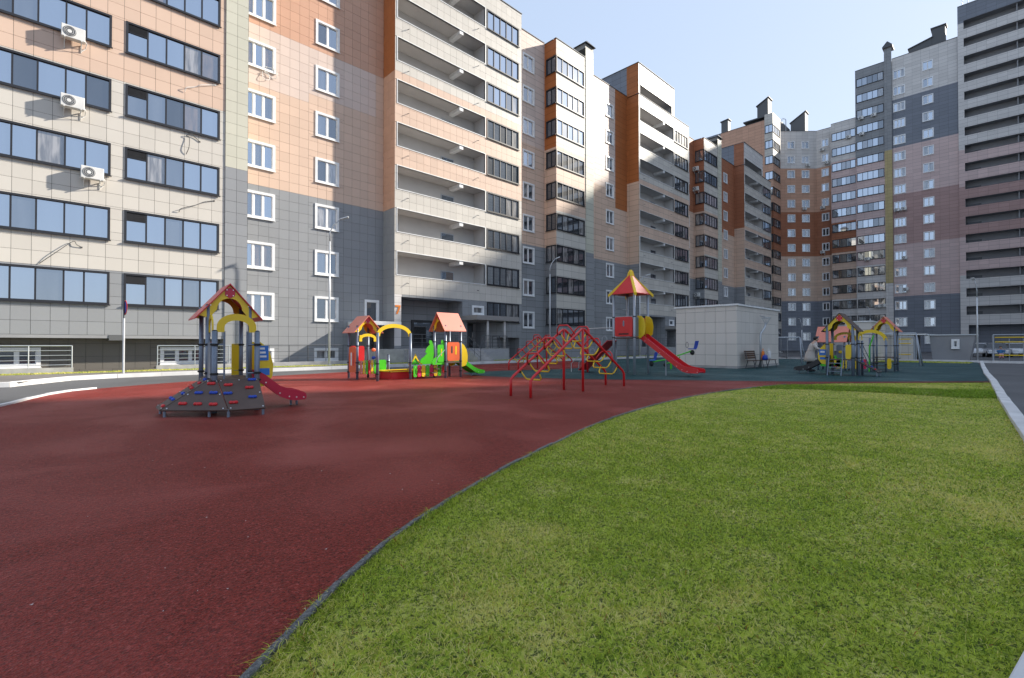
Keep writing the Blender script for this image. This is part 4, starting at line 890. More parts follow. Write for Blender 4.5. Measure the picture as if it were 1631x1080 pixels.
T([(.67, -2.2, 0), (.67, -2.2, .16)], .03, 8).build('foot', 'post_blue', p4); T([(.5, -1.2, 0), (.5, -1.2, .74)], .025, 8).build('foot', 'metal_grey', p4)
ax, ay, az = TW / 2, TD / 2, 4.55; o_ = .09; ez = 3.56; cs = [(-o_, -o_), (TW + o_, -o_), (TW + o_, TD + o_), (-o_, TD + o_)]
for i in range(4):
    p, q = cs[i], cs[(i + 1) % 4]; mid = ((p[0] + q[0]) / 2 * .9 + ax * .1, (p[1] + q[1]) / 2 * .9 + ay * .1)
    A_, B_, Cc = Vector((*p, ez)), Vector((*q, ez)), Vector((ax, ay, az)); dn = Vector((0, 0, -.03))
    MB().hexa([A_ + dn, B_ + dn, Cc + dn, Cc + dn + Vector((.001, 0, 0)), A_, B_, Cc, Cc + Vector((.001, 0, 0))]).build('roof_panel', 'play_red' if i in (0, 3) else 'play_pink', p4)
    d = (Vector((*p, 0)) - Vector((ax, ay, 0))).normalized(); run = (Vector((*p, 0)) - Vector((ax, ay, 0))).length
    MB().plate([(.0, az + .10), (.10, az + .02), (.16, az - .20), (run + .12, ez - .03), (run + .10, ez - .14), (.10, az - .30), (.0, az - .08)], (ax, ay, 0), tuple(d), (0, 0, 1), .11).build('ridge_board', 'play_yellow', p4)
T([(0, TD, 2.9), (TW, TD, 2.9)], .02, 8).build('rail', 'metal_grey', p4); T([(0, 0, 2.52), (0, TD, 2.52)], .02, 8).build('rail', 'metal_grey', p4)
T([(0, TD, 2.05), (0, TD + 1.45, 2.05)], .025, 8).build('bridge_beam', 'galv', p4); post(p4, 0, TD + 1.45, 2.1, .05, 'play_red', clamps=(2.05,))
ramp_panel(p4, [(.75, TD + 2.0, .1), (-.0, TD + 2.0, .1), (-.0, TD + .35, 1.5), (.75, TD + .35, 1.5)], .03, [(u, v, mm) for u, v, mm in ((.3, .2, 'play_blue'), (.7, .4, 'play_yellow'), (.3, .6, 'play_blue'), (.7, .8, 'play_yellow'))], 'play_red')
for i in range(5):
    y = TD + 1.9 - i * .33; z = .2 + i * .28
    T([(-.1, y, z), (-.12, y - .05, z + .30), (-.12, y - .22, z + .38), (-.1, y - .3, z + .2)], .02, 6).build('hand_loop', 'metal_grey', p4)
post(p4, .78, TD + .4, 1.75, .045, 'metal_grey'); T([(-.15, TD + 2.3, 0), (-.15, TD + 2.3, .4), (-.1, TD + 1.9, .75)], .022, 6).build('hand_loop', 'galv', p4)
# ---- P5: spring seesaw by the white booth
p5 = thing('seesaw', 'green seesaw with blue bucket seats between the slide tower and white booth', 'seesaw', (24.0, 12.6, 0), R(-42))
T([(0, 0, 0), (0, 0, .55)], .05, 10).build('post', 'play_green', p5); T([(-1.0, 0, .38), (-.2, 0, .52), (1.15, 0, .98)], .035, 8).build('beam', 'play_green', p5)
for sx, z in ((-1.05, .40), (1.15, 1.0)):
    MB().box(sx - .17, sx + .17, -.17, .17, z + .05, z + .10).build('seat', 'play_lightblue' if sx < 0 else 'play_blue', p5, bevel=.02)
    MB().hexa([(sx + .14, -.16, z + .1), (sx + .19, -.16, z + .1), (sx + .19, .16, z + .1), (sx + .14, .16, z + .1), (sx + .24, -.2, z + .5), (sx + .28, -.2, z + .5), (sx + .28, .2, z + .5), (sx + .24, .2, z + .5)]).build('backrest', 'play_blue', p5)
    MB().ball((sx, 0, z - .12), .12, .12, .14, 10, 8).build('bumper', 'black_rubber', p5, smooth=True)
    T([(sx - .28, .16 * math.cos(q * .6283), z + .28 + .16 * math.sin(q * .6283)) for q in range(10)], .012, 6, closed=True).build('handle', 'rail_dark', p5)
T([(-.5, -.5, .3), (0, 0, .35), (.55, .55, .45)], .03, 8).build('cross_beam', 'play_green', p5); MB().ball((.55, .55, .45), .12, .12, .1, 8, 6).build('seat', 'play_lightblue', p5, smooth=True); MB().ball((-.5, -.5, .25), .1, .1, .1, 8, 6).build('bumper', 'black_rubber', p5, smooth=True); T([(.5, .1, 0), (.5, .1, .66)], .03, 8).build('post', 'play_green', p5)
# ---------------------------------------------------------------- tiled booth, benches, small things beside it
bo = thing('tiled_booth', 'low windowless booth clad in pale glossy tiles beside the red slide', 'booth', (30, 12, 0))
wall(bo, FX(26.9), -13.8, -10.3, .12, 3.42, [(99, 'white')], (), (.12, 3.42)); wall(bo, FY(10.3), 26.9, 33.6, .12, 3.42, [(99, 'white')], (), (.12, 3.42))
B(26.93, 33.57, 10.33, 13.8, 0, 3.4).build('core', 'joint', bo, bo.location); wall(bo, FXp(33.6), 10.3, 13.8, 0, 3.42, [(99, 'white')])
B(26.82, 33.68, 10.22, 13.88, 3.424, 3.52).build('coping', 'white_paint', bo, bo.location); B(26.87, 33.63, 10.27, 13.83, 0, .116).build('plinth', 'concrete', bo, bo.location); flush_tiles(bo)
def bench(label, x, y, L, back, sh=.45):
    r_ = thing('park_bench', label, 'bench', (x, y, 0), 0, None)
    for i in range(3): B(0, L, .02 + i * .13, .13 + i * .13, sh - .03, sh).build('seat_slat', 'wood', r_)
    if back:
        for i in range(4): MB().hexa([(0, .42 + i * .02, sh + .08 + i * .115), (L, .42 + i * .02, sh + .08 + i * .115), (L, .45 + i * .02, sh + .08 + i * .115), (0, .45 + i * .02, sh + .08 + i * .115), (0, .435 + i * .02, sh + .17 + i * .115), (L, .435 + i * .02, sh + .17 + i * .115), (L, .465 + i * .02, sh + .17 + i * .115), (0, .465 + i * .02, sh + .17 + i * .115)]).build('back_slat', 'wood', r_)
    for lx in (.12, L - .12):
        T([(lx, -.03, 0), (lx, .06, sh - .032)], .022, 6).build('leg', 'rail_dark', r_); T([(lx, .48, 0), (lx, .36, sh - .032)], .022, 6).build('leg', 'rail_dark', r_)
        if back: T([(lx, .38, sh - .035), (lx, .50, sh + .52)], .018, 6).build('back_support', 'rail_dark', r_)
    return r_
bench('dark slatted bench with backrest against the pale tiled booth', 26.9 + .35, 9.55, 1.5, True)
bench('backless dark bench with bags on it, in front of the tiled booth', 28.85, 9.45, 1.7, False)
def bag(label, x, y, z, w_, d_, h_, m):
    mb = MB(); n_ = 10
    for k in range(5):
        t = k / 4; sc_ = (1.0, 1.12, 1.1, 1.0, .82)[k]
        for q in range(n_): a = 2 * math.pi * q / n_; rr = 1 + .08 * math.sin(3 * a + k); mb.v.append((w_ / 2 * sc_ * rr * math.cos(a), d_ / 2 * sc_ * rr * math.sin(a), h_ * t))
    for k in range(4):
        for q in range(n_): mb.f.append([k * n_ + q, k * n_ + (q + 1) % n_, (k + 1) * n_ + (q + 1) % n_, (k + 1) * n_ + q]); mb.mi.append(0); mb.uv.append(None)
    mb.f.append(list(reversed(range(n_)))); mb.mi.append(0); mb.uv.append(None); mb.f.append([4 * n_ + q for q in range(n_)]); mb.mi.append(0); mb.uv.append(None)
    mb.tube([(-w_ * .2, 0, h_ * .97), (-w_ * .12, 0, h_ * 1.3), (w_ * .12, 0, h_ * 1.3), (w_ * .2, 0, h_ * .97)], .012, 6)
    o = mb.build('bag', m, None, smooth=True); o.location = (x, y, z); setp(o, label, 'bag')
bag('blue cloth bag lying on the backless bench', 29.05, 9.6, .45, .34, .26, .26, 'play_blue'); bag('orange bag behind the blue one on the bench', 29.1, 9.72, .45, .3, .14, .48, 'orange_cloth'); bag('white bag at the middle of the backless bench', 29.75, 9.62, .45, .22, .2, .5, 'white_cloth')
hpst = thing('hoop_post', 'pale bent post with small ball hoop before the tiled booth', 'post', (29.6, 10.02, 0))
T([(0, 0, 0), (0, 0, 1.75), (.06, 0, 1.95), (.35, -.1, 2.25), (.48, -.15, 2.55)], .06, 10).build('pole', 'galv', hpst, smooth=True)
T([(.28, -.15, 2.9), (-.2, -.05, 2.95)], .025, 6).build('arm', 'galv', hpst); T([(.48 + .24 * math.cos(q * .5236), -.15 + .24 * math.sin(q * .5236), 2.85) for q in range(12)], .018, 6, closed=True).build('hoop', 'galv', hpst)
mb = MB()
for q in range(12): a = q * .5236; mb.tube([(.48 + .24 * math.cos(a), -.15 + .24 * math.sin(a), 2.85), (.48 + .05 * math.cos(a), -.15 + .05 * math.sin(a), 2.5)], .008, 4)
mb.build('net', 'galv', hpst)
# ---------------------------------------------------------------- P9 / P10 / house behind, swings
p9 = thing('play_tower', 'dark roofed play tower with black slide on green rubber, a coated person beside it', 'play tower', (24.2, 5.5, 0), R(-90))
W9, D9 = .92, .9
for (x, y) in ((0, 0), (W9, 0), (0, D9), (W9, D9)): post(p9, x, y, 2.1, .056, clamps=(1.32, .74))
gable_roof(p9, 0, W9, 0, D9, 2.08, 2.62, 'ply_brown', ov=.2, ovy=.08, disc='play_red')
MB().box(-.02, W9 + .02, -.03, D9 + .03, .64, .68).build('platform', 'ply_brown', p9)
for x in (.07, .56): MB().plate([(-.34, 0), (-.26, 0), (.02, .70), (.02, 1.30), (-.05, 1.30), (-.06, .72)], (x, 0, 0), (0, 1, 0), (0, 0, 1), .03).build('stair_stringer', 'post_blue', p9)
for i in range(3): MB().box(.085, .545, -.28 + i * .08, -.06 + i * .08, .16 + i * .17, .19 + i * .17).build('step', 'post_blue', p9)
slide(p9, -.05, .45, R(180), [(-.02, .68), (.10, .66), (.25, .56), (.70, .30), (.92, .21), (1.25, .19)], .46, 'play_black', 'play_black', .16)
for d in (.8, 1.15): T([(-.05 - d, .45, 0), (-.05 - d, .45, .15)], .025, 8).build('foot', 'post_blue', p9)
for yy in (.14, .76): MB().plate([(-a * 1.9, b_) for a, b_ in leaf], (-.06, yy, .44), (1, 0, 0), (0, 0, 1), .025).build('side_board', 'play_yellow', p9)
MB().box(-.33, -.07, .115, .126, .84, 1.1).build('info_plate', 'play_lightblue', p9); MB().box(-.30, -.07, .115, .126, .66, .76).build('info_plate', 'play_lightblue', p9); MB().box(-.28, -.12, .110, .1145, .95, 1.03).build('info_text', 'white_paint', p9)
slot_panel(p9, .66, .88, -.0, .7, 1.3, 'play_yellow'); slot_panel(p9, .15, .40, D9, .7, 1.3, 'post_blue'); slot_panel(p9, .50, .80, D9, .7, 1.3, 'play_yellow')
mb = MB(); mb.ball((.3, D9 - .03, .98), .07, .02, .07, 10, 6); mb.build('ornament', 'play_yellow', p9); MB().ball((.2, .4, .34), .07, .07, .07, 8, 6).build('ornament', 'play_orange', p9)
ramp_panel(p9, [(1.78, .05, .18), (1.78, .80, .18), (.98, .80, .68), (.98, .05, .68)], .035, [(.3, .2, 'play_red'), (.7, .4, 'play_blue'), (.3, .6, 'play_red'), (.7, .8, 'play_blue')], 'play_black')
for y in (.1, .75): T([(1.7, y, 0), (1.7, y, .2)], .024, 8).build('foot', 'post_blue', p9); post(p9, 1.10, y + .02, 1.45, .045, clamps=(1.35, .74)); T([(1.1, y, 1.35), (1.45, y, .45)], .016, 6).build('handrail', 'rail_dark', p9)
arch_board(p9, .05, .85, .96, 1.5, .25, .10); arch_board(p9, .1, .8, 1.1, 1.5, .25, .10, axis='y')
h9 = thing('playhouse', 'small playhouse with plain pink roof right behind the dark roofed tower', 'playhouse', (28.6, 6.9, 0), R(-90))
for (x, y) in ((0, 0), (1.15, 0), (0, .9), (1.15, .9)): post(h9, x, y, 1.72, .045, clamps=(1.2, .3))
gable_roof(h9, 0, .9, 0, 1.15, 1.66, 2.2, 'play_pink', axis='x', ov=.2, ovy=.12); slot_panel(h9, .1, 1.05, -.02, .2, .75, 'play_green', 'x', [(.3, .4, .35, .6, 'play_yellow'), (.7, .8, .35, .6, 'play_yellow')])
p10 = thing('play_tower', 'small play tower with wide yellow arch and green pole near the back kerb', 'play tower', (28.6, 5.35, 0), R(-90))
for (x, y, hh) in ((0, 0, 1.6), (.62, 0, 1.6), (1.24, 0, 1.6), (.62, .9, 2.2), (1.45, .9, 2.2), (.62, 1.7, 2.2), (1.45, 1.7, 2.2)): post(p10, x, y, hh, .045, clamps=(1.25, .35))
arch_board(p10, 0, 1.30, -.02, 1.5, .5, .15, foot=.02); gable_roof(p10, .62, 1.45, .9, 1.7, 2.15, 2.65, 'play_pink', ov=.2, ovy=.1, disc='play_red')
for i in range(4): MB().box(.66, 1.2, .05 + i * .2, .25 + i * .2, .12 + i * .15, .15 + i * .15).build('step', 'ply_brown', p10)
T([(.60, -.1, 0), (.62, -.1, 1.2), (.78, -.05, 1.75)], .03, 8).build('slide_pole', 'play_green', p10); MB().box(.6, 1.47, .88, 1.72, .66, .70).build('platform', 'ply_brown', p10)
planks(p10, -1.1, .5, -.02, .12, .6, ['play_green', 'play_yellow', 'play_yellow', 'post_blue', 'play_yellow', 'play_magenta']); slot_panel(p10, 1.28, 1.44, -.02, .15, .65, 'play_yellow'); T([(.62, .9, 1.25), (1.45, .9, 1.25)], .018, 6).build('rail', 'post_blue', p10)
def swing(label, X, y0, y1, H):
    r_ = thing('swing', label, 'swing', (X, (y0 + y1) / 2, 0)); d = (y1 - y0) / 2
    T([(0, -d, H), (0, d, H)], .045, 8).build('top_bar', 'galv', r_, smooth=True)
    for s in (-1, 1):
        for t in (-.55, .55): T([(0, s * d, H), (t, s * (d + .25), 0)], .04, 8).build('leg', 'metal_grey', r_, smooth=True)
    for c in (-.35 * d, .45 * d):
        st = MB().box(-.1, .1, c - .2, c + .2, .42, .45).build('seat', 'black_rubber', r_)
        for e in (-.2, .2): T([(0, c + e, .45), (0, c + e, H - .03)], .008, 5).build('chain', 'steel', st)
swing('swing with pale top bar behind the tiled booth, a child on it', 37, 10.0, 13.0, 1.8); swing('grey swing frame in front of the grey kiosk', 38.5, 4.05, 7.0, 2.0)
# ---------------------------------------------------------------- people
def skin_body(name, J, E_, Rr, parent, m):
    me = bpy.data.meshes.new(name); me.from_pydata(J, E_, []); me.materials.append(M[m]); o = link(name, me, parent)
    md = o.modifiers.new('skin', 'SKIN'); md.use_smooth_shade = True
    for i, r_ in enumerate(Rr): q = me.skin_vertices[0].data[i]; q.radius = (r_, r_); q.use_root = (i == 0)
    sd = o.modifiers.new('sub', 'SUBSURF'); sd.levels = 1; sd.render_levels = 2; return o
def loft(rings, n=14):
    mb = MB()
    for (cx, cy, cz, rx, ry) in rings:
        for q in range(n): a = 2 * math.pi * q / n; mb.v.append((cx + rx * math.cos(a), cy + ry * math.sin(a), cz))
    for k in range(len(rings) - 1):
        for q in range(n): mb.f.append([k * n + q, k * n + (q + 1) % n, (k + 1) * n + (q + 1) % n, (k + 1) * n + q]); mb.mi.append(0); mb.uv.append(None)
    mb.f.append(list(reversed(range(n)))); mb.mi.append(0); mb.uv.append(None); mb.f.append([(len(rings) - 1) * n + q for q in range(n)]); mb.mi.append(0); mb.uv.append(None); return mb
def hand(parent_pts, d, m, parent, s=1.0):
    p = Vector(parent_pts); d = Vector(d).normalized(); side = d.cross(Vector((0, 0, 1))).normalized(); mb = MB()
    mb.ball(p + d * .045 * s, .04 * s, .04 * s, .03 * s, 8, 6)
    for i in range(4): a = p + d * .07 * s + side * ((i - 1.5) * .019 * s); L = (.055, .066, .06, .045)[i] * s; mb.tube([a, a + d * L * .6, a + d * L - Vector((0, 0, .02 * s))], .009 * s, 6)
    a = p + d * .03 * s + side * .04 * s; mb.tube([a, a + (d * .6 + side * .6) * .045 * s, a + (d + side * .4) * .06 * s], .011 * s, 6); return mb.build('hand', m, parent, smooth=True)
wm = thing('person', 'person in long pale beige coat and dark headwear leaning towards the black slide', 'person', (26.6, 6.75, 0), R(-78))
# local: faces +x, leans forward
J = [(0, 0, .90), (.03, 0, 1.05), (.10, 0, 1.25), (.16, 0, 1.38), (.20, 0, 1.46), (.24, 0, 1.56), (.0, .10, .86), (.03, .11, .48), (-.02, .11, .09), (.10, .11, .04), (0, -.10, .86), (-.04, -.11, .48), (-.12, -.11, .09), (0, -.11, .04), (.15, .19, 1.34), (.26, .21, 1.10), (.44, .16, 1.02), (.15, -.19, 1.34), (.28, -.21, 1.12), (.46, -.15, 1.06)]
Ed = [(0, 1), (1, 2), (2, 3), (3, 4), (4, 5), (0, 6), (6, 7), (7, 8), (8, 9), (0, 10), (10, 11), (11, 12), (12, 13), (3, 14), (14, 15), (15, 16), (3, 17), (17, 18), (18, 19)]
Rd = [.14, .125, .14, .11, .05, .085, .085, .058, .045, .04, .085, .058, .045, .04, .055, .045, .035, .055, .045, .035]
skin_body('body', J, Ed, Rd, wm, 'skin')
for q in (6, 10): T([J[q], J[q + 1], J[q + 2], (J[q + 2][0], J[q + 2][1], .05)], .105, 10, r1=.062).build('trousers', 'black_cloth', wm, smooth=True)
for q in (9, 13): x, y, z = J[q]; MB().ball((x - .02, y, .055), .14, .055, .058, 10, 6).build('shoe', 'black_cloth', wm, smooth=True)
loft([(-.04, 0, .50, .25, .26), (-.02, 0, .70, .22, .235), (.0, 0, .92, .185, .20), (.045, 0, 1.04, .165, .185), (.10, 0, 1.20, .18, .205), (.15, 0, 1.34, .165, .20), (.185, 0, 1.41, .10, .13), (.20, 0, 1.445, .07, .08)]).build('coat', 'coat', wm, smooth=True)
for s in (14, 17): T([J[s], J[s + 1], J[s + 2]], .085, 10, r1=.055).build('sleeve', 'coat', wm, smooth=True); hand(J[s + 2], (Vector(J[s + 2]) - Vector(J[s + 1])), 'skin', wm)
MB().tube([(-.115, 0, 1.04)] + [(.045 + .17 * math.cos(a * .5236), .19 * math.sin(a * .5236), 1.05) for a in range(12)], .018, 6).build('belt', 'coat', wm)
hd = MB().ball((.25, 0, 1.57), .095, .075, .115, 14, 10).build('head', 'skin', wm, smooth=True)
MB().ball((.228, 0, 1.60), .105, .092, .115, 14, 10).build('hair', 'hair_black', wm, smooth=True); MB().ball((.345, 0, 1.56), .02, .014, .022, 8, 6).build('nose', 'skin', hd, smooth=True)
for s in (-1, 1): MB().ball((.325, s * .03, 1.585), .012, .012, .009, 8, 6).build('eye', 'black_cloth', hd); MB().ball((.25, s * .076, 1.57), .02, .01, .03, 8, 6).build('ear', 'skin', hd)
MB().ball((.338, 0, 1.52), .008, .024, .006, 8, 6).build('mouth', 'pink_cloth', hd)
def small_person(label, loc, rz, top, legs, hat, s, seat=.45):
    r_ = thing('person', label, 'person', loc, rz); z0 = seat
    J = [(0, 0, z0 + .09), (.01, 0, z0 + .25), (.02, 0, z0 + .42), (.02, 0, z0 + .50), (.02, 0, z0 + .60), (.20, .07, z0 + .09), (.28, .08, z0 - .16), (.36, .08, z0 - .18), (.20, -.07, z0 + .09), (.28, -.08, z0 - .16), (.36, -.08, z0 - .18), (.02, .13, z0 + .40), (.12, .19, z0 + .27), (.16, .20, z0 + .42), (.02, -.13, z0 + .40), (.12, -.19, z0 + .27), (.16, -.20, z0 + .42)]
    E_ = [(0, 1), (1, 2), (2, 3), (3, 4), (0, 5), (5, 6), (6, 7), (0, 8), (8, 9), (9, 10), (2, 11), (11, 12), (12, 13), (2, 14), (14, 15), (15, 16)]
    skin_body('body', J, E_, [.10, .10, .09, .04, .075, .06, .045, .035, .06, .045, .035, .05, .04, .03, .05, .04, .03], r_, 'skin')
    loft([(0, 0, z0 + .02, .13, .15), (.01, 0, z0 + .2, .125, .145), (.02, 0, z0 + .38, .115, .14), (.02, 0, z0 + .47, .06, .07)], 12).build('jacket', top, r_, smooth=True)
    for q in (11, 14): T([J[q], J[q + 1], J[q + 2]], .062, 8, r1=.045).build('sleeve', top, r_, smooth=True); hand(J[q + 2], (0.3, 0, 1), 'skin', r_, .7)
    for q in (5, 8): T([(0.02, J[q][1], z0 + .08), J[q], J[q + 1]], .078, 8, r1=.06).build('trousers', legs, r_, smooth=True); MB().ball((.33, J[q][1], z0 - .18), .09, .045, .045, 8, 6).build('shoe', 'black_cloth', r_, smooth=True)
    h_ = MB().ball((.02, 0, z0 + .62), .085, .078, .10, 12, 8).build('head', 'skin', r_, smooth=True); MB().ball((.005, 0, z0 + .655), .092, .088, .085, 12, 8).build('hat', hat, r_, smooth=True)
    for s_ in (-1, 1): MB().ball((.095, s_ * .03, z0 + .62), .01, .012, .009, 6, 5).build('eye', 'black_cloth', h_)
    return r_
small_person('child in pink jacket and white hat sitting on the swing behind the booth', (37.0, 11.5 + .45 * 1.5 - .3, 0), R(200), 'pink_cloth', 'black_cloth', 'white_cloth', 1, .46)
small_person('child in blue top sitting by the yellow exercise bars at the right edge', (52.6, .55, 0), R(190), 'blue_cloth', 'pink_cloth', 'hair_black', 1, .46)
# ---------------------------------------------------------------- kiosk, second booth, exercise bars, fence, cars
kf = FX(53.0); a = -PX(1483, 560, 53)[0]; b_ = -PX(1551, 560, 53)[0]
kk = thing('kiosk', 'grey kiosk with slanted side and one small white framed window', 'kiosk', (54.5, -(a + b_) / 2, 0))
mb = MB(); P0 = [(53, -a - .1), (53, -b_ + .25), (56, -b_ + .25), (56, -a - .1)]; P1 = [(52.9, -a + .1), (52.9, -b_ - .1), (56.1, -b_ - .1), (56.1, -a + .1)]
mb.hexa([(x, y, 0) for x, y in P0][::-1] + [(x, y, 2.05) for x, y in P1][::-1]); mb.build('body', 'roof_slate', kk, kk.location).data.materials[0] = M['dark_plaster']
B(52.8, 56.2, -b_ - .2, -a + .2, 2.052, 2.14).build('roof', 'galv', kk, kk.location)
k0 = -PX(1516, 560, 52.9)[0]; k1 = -PX(1528, 560, 52.9)[0]; window(kk, FX(52.92), k0, k1, 1.0, 1.72, 'white', 1, ['glass_dark'], o0=.06)
b2 = thing('tiled_booth', 'far pale tiled booth with flat roof behind the small play towers', 'booth', (47, 11, 0))
Xq = 44.5; q0 = -PX(1346, 560, Xq)[0]; q1 = -PX(1388, 560, Xq)[0]
wall(b2, FX(Xq), q0, q1, 0, 3.0, [(99, 'white')]); wall(b2, FY(-q1), Xq, Xq + 6, 0, 3.0, [(99, 'white')]); B(Xq + .05, Xq + 6, -q1 + .05, -q0, 0, 2.98).build('core', 'panel_white', b2, b2.location); B(Xq - .08, Xq + 6.08, -q1 - .08, -q0 + .08, 3.003, 3.1).build('coping', 'white_paint', b2, b2.location)
b3 = thing('tiled_booth', 'long low pale booth between the far booth and the grey kiosk', 'booth', (54, 9, 0))
Xq = 52.0; q0 = -PX(1395, 560, Xq)[0]; q1 = -PX(1456, 560, Xq)[0]
wall(b3, FX(Xq), q0, q1, 0, 2.1, [(99, 'white')]); B(Xq + .05, Xq + 4, -q1, -q0, 0, 2.09).build('core', 'panel_white', b3, b3.location); B(Xq - .2, Xq + 4.1, -q1 - .8, -q0 + .1, 2.103, 2.2).build('coping', 'white_paint', b3, b3.location)
def rig(label, X, y0, y1, H):
    r_ = thing('exercise_bars', label, 'exercise bars', (X, (y0 + y1) / 2, 0)); d = (y1 - y0) / 2
    for x in (0, 1.1):
        for y in (-d, d): T([(x, y, 0), (x, y, H)], .05, 8).build('post', 'metal_grey', r_)
        T([(x, -d, H), (x, d, H)], .04, 8).build('top_bar', 'metal_grey', r_)
    for z in (H - .2, H - .55, .5): T([(0, -d + .2, z), (0, d - .1, z)], .04, 8).build('bar', 'play_yellow', r_)
    for y in (-.5 * d, .2 * d): T([(1.1, y, 0), (1.1, y, H - .3)], .03, 8).build('rung_post', 'metal_grey', r_)
rig('exercise bars with yellow rails at the right edge beyond the road', 52.2, -1.2, .95, 2.05); rig('exercise bars with yellow rungs between pale booth and kiosk', 51.0, 5.5, 6.7, 1.95)
fn = thing('railing_fence', 'low dark railing along the far edge of the green rubber', 'fence', (48.6, 14, 0)); railing(fn, [(48.6, 9.2, 0), (48.6, 18, 0)], .75, 1.2, 3)
def car(label, x, y, rz, m):
    r_ = thing('parked_car', label, 'car', (x, y, 0), rz, 'cars parked at the foot of the tower'); L, Wd = 4.3, 1.72
    prof = [(-L / 2, .35), (-L / 2 + .03, .62), (-L / 2 + .15, .80), (-L / 2 + 1.15, .92), (-L / 2 + 1.85, 1.38), (-.1, 1.46), (.95, 1.44), (1.65, 1.08), (L / 2 - .12, .95), (L / 2, .70), (L / 2 - .02, .35)]
    low = [(a, min(b_, .95)) for a, b_ in prof]
    MB().plate(low, (0, 0, 0), (1, 0, 0), (0, 0, 1), Wd).build('body', m, r_, bevel=.06)
    cab = MB(); P = [(-1.0, .94), (-.35, 1.42), (.95, 1.42), (1.6, .94)]; ww = Wd / 2
    lo = [(a, s * (ww - .04), b_) for a, b_ in (P[0], P[3]) for s in (-1, 1)]; 
    cab.hexa([(-1.0, -ww + .04, .9), (1.6, -ww + .04, .9), (1.6, ww - .04, .9), (-1.0, ww - .04, .9), (-.35, -ww + .2, 1.44), (.95, -ww + .2, 1.44), (.95, ww - .2, 1.44), (-.35, ww - .2, 1.44)]); cab.build('windows', 'car_glass', r_, bevel=.03)
    MB().hexa([(-.38, -ww + .18, 1.43), (.98, -ww + .18, 1.43), (.98, ww - .18, 1.43), (-.38, ww - .18, 1.43), (-.2, -ww + .28, 1.49), (.8, -ww + .28, 1.49), (.8, ww - .28, 1.49), (-.2, ww - .28, 1.49)]).build('roof', m, r_, bevel=.02)
    for wx in (-1.35, 1.3):
        for s in (-1, 1): wh = T([(wx, s * (ww - .20), .32), (wx, s * (ww + .01), .32)], .32, 18).build('wheel', 'tyre', r_); T([(wx, s * (ww + .012), .32), (wx, s * (ww + .02), .32)], .19, 14).build('rim', 'galv', wh)
    for s in (-1, 1): MB().box(-L / 2 - .01, -L / 2 + .12, s * .62 - .16, s * .62 + .16, .62, .74).build('headlight', 'white_paint', r_)
    MB().box(-L / 2 - .015, -L / 2, -.25, .25, .42, .53).build('number_plate', 'white_paint', r_)
for i, (px, py, lb, m_) in enumerate(((1562, 567.5, 'white car half hidden behind the grey kiosk', 'car_white'), (1586, 568.5, 'silver grey car standing under the lamp post arm on the right', 'car_grey'), (1618, 568, 'white car at the right edge behind the yellow bars', 'car_white'))):
    x, y = GP(px, py); car(lb, x, y, R(8 * i), m_)
# ---------------------------------------------------------------- lamps, sign, wall-hung things
def lamp(label, x, y, H, ang, arm=.8, z0=0.0):
    r_ = thing('street_lamp', label, 'street lamp', (x, y, z0), ang, 'street lamps'); 
    MB().box(-.14, .14, -.14, .14, 0, .03).build('base_plate', 'galv', r_)
    T([(0, 0, .03), (0, 0, H * .45), (0, 0, H - 1.4)], .06, 10, r1=.045).build('pole', 'lamp_head', r_, smooth=True)
    T([(0, 0, H - 1.4), (0, 0, H - .9), (arm * .25, 0, H - .45), (arm * .75, 0, H - .08)], .035, 8).build('arm', 'galv', r_, smooth=True)
    hd_ = MB().hexa([(arm * .7, -.12, H - .13), (arm * 1.3, -.14, H + .02), (arm * 1.3, .14, H + .02), (arm * .7, .12, H - .13), (arm * .7, -.10, H - .06), (arm * 1.3, -.12, H + .10), (arm * 1.3, .12, H + .10), (arm * .7, .10, H - .06)]).build('lamp_head', 'lamp_head', r_, bevel=.02)
lx = PY(524.7, 500, 27.5)[0]; lamp('tall white street lamp in front of the recessed grey wall', lx, 27.5, 8.6, R(-35), .8, .1)
lx = PY(876, 500, 26.8)[0]; lamp('white street lamp behind the red bar climbers', lx, 26.8, 8.5, R(-35), .65, .1); lx = PY(1019, 470, 26.8)[0]; lamp('street lamp almost hidden behind the slide tower roof', lx, 26.8, 8.5, R(-35), .9, .1)
yy = PX(1557, 560, 51.0)[0]; lamp('grey lamp post beside the grey kiosk at the right', 51.0, yy, 6.3, R(150), .35); yy = PX(1386, 520, 75)[0]; lamp('slim lamp post standing before the far tower', 75, yy, 6.0, R(150), .4)
yy = PX(1277, 520, 70)[0]; lamp('slim lamp post before the chamfered tower front', 70, yy, 4.6, R(150), .4)
sg = thing('road_sign', 'round blue and red sign seen edge-on atop a pale post by the kerb', 'road sign', (2.40, 25.75, .1), R(-2))
T([(0, 0, 0), (0, 0, 2.3)], .04, 8).build('post', 'lamp_head', sg); T([(0, 0, 2.3), (0, 0, 3.05)], .028, 8).build('bracket_post', 'rail_dark', sg)
d_ = Vector((math.cos(R(8)), math.sin(R(8)), 0))
T([Vector((.035, 0, 2.75)), Vector((.035, 0, 2.75)) + d_ * .012], .31, 24).build('sign_rim', 'sign_red', sg)
T([Vector((.035, 0, 2.75)) - d_ * .004, Vector((.035, 0, 2.75)) + d_ * .016], .245, 24).build('sign_face', 'sign_blue', sg)
MB().box(.033, .058, -.03, .03, 2.52, 2.98).build('sign_bar', 'sign_red', sg)
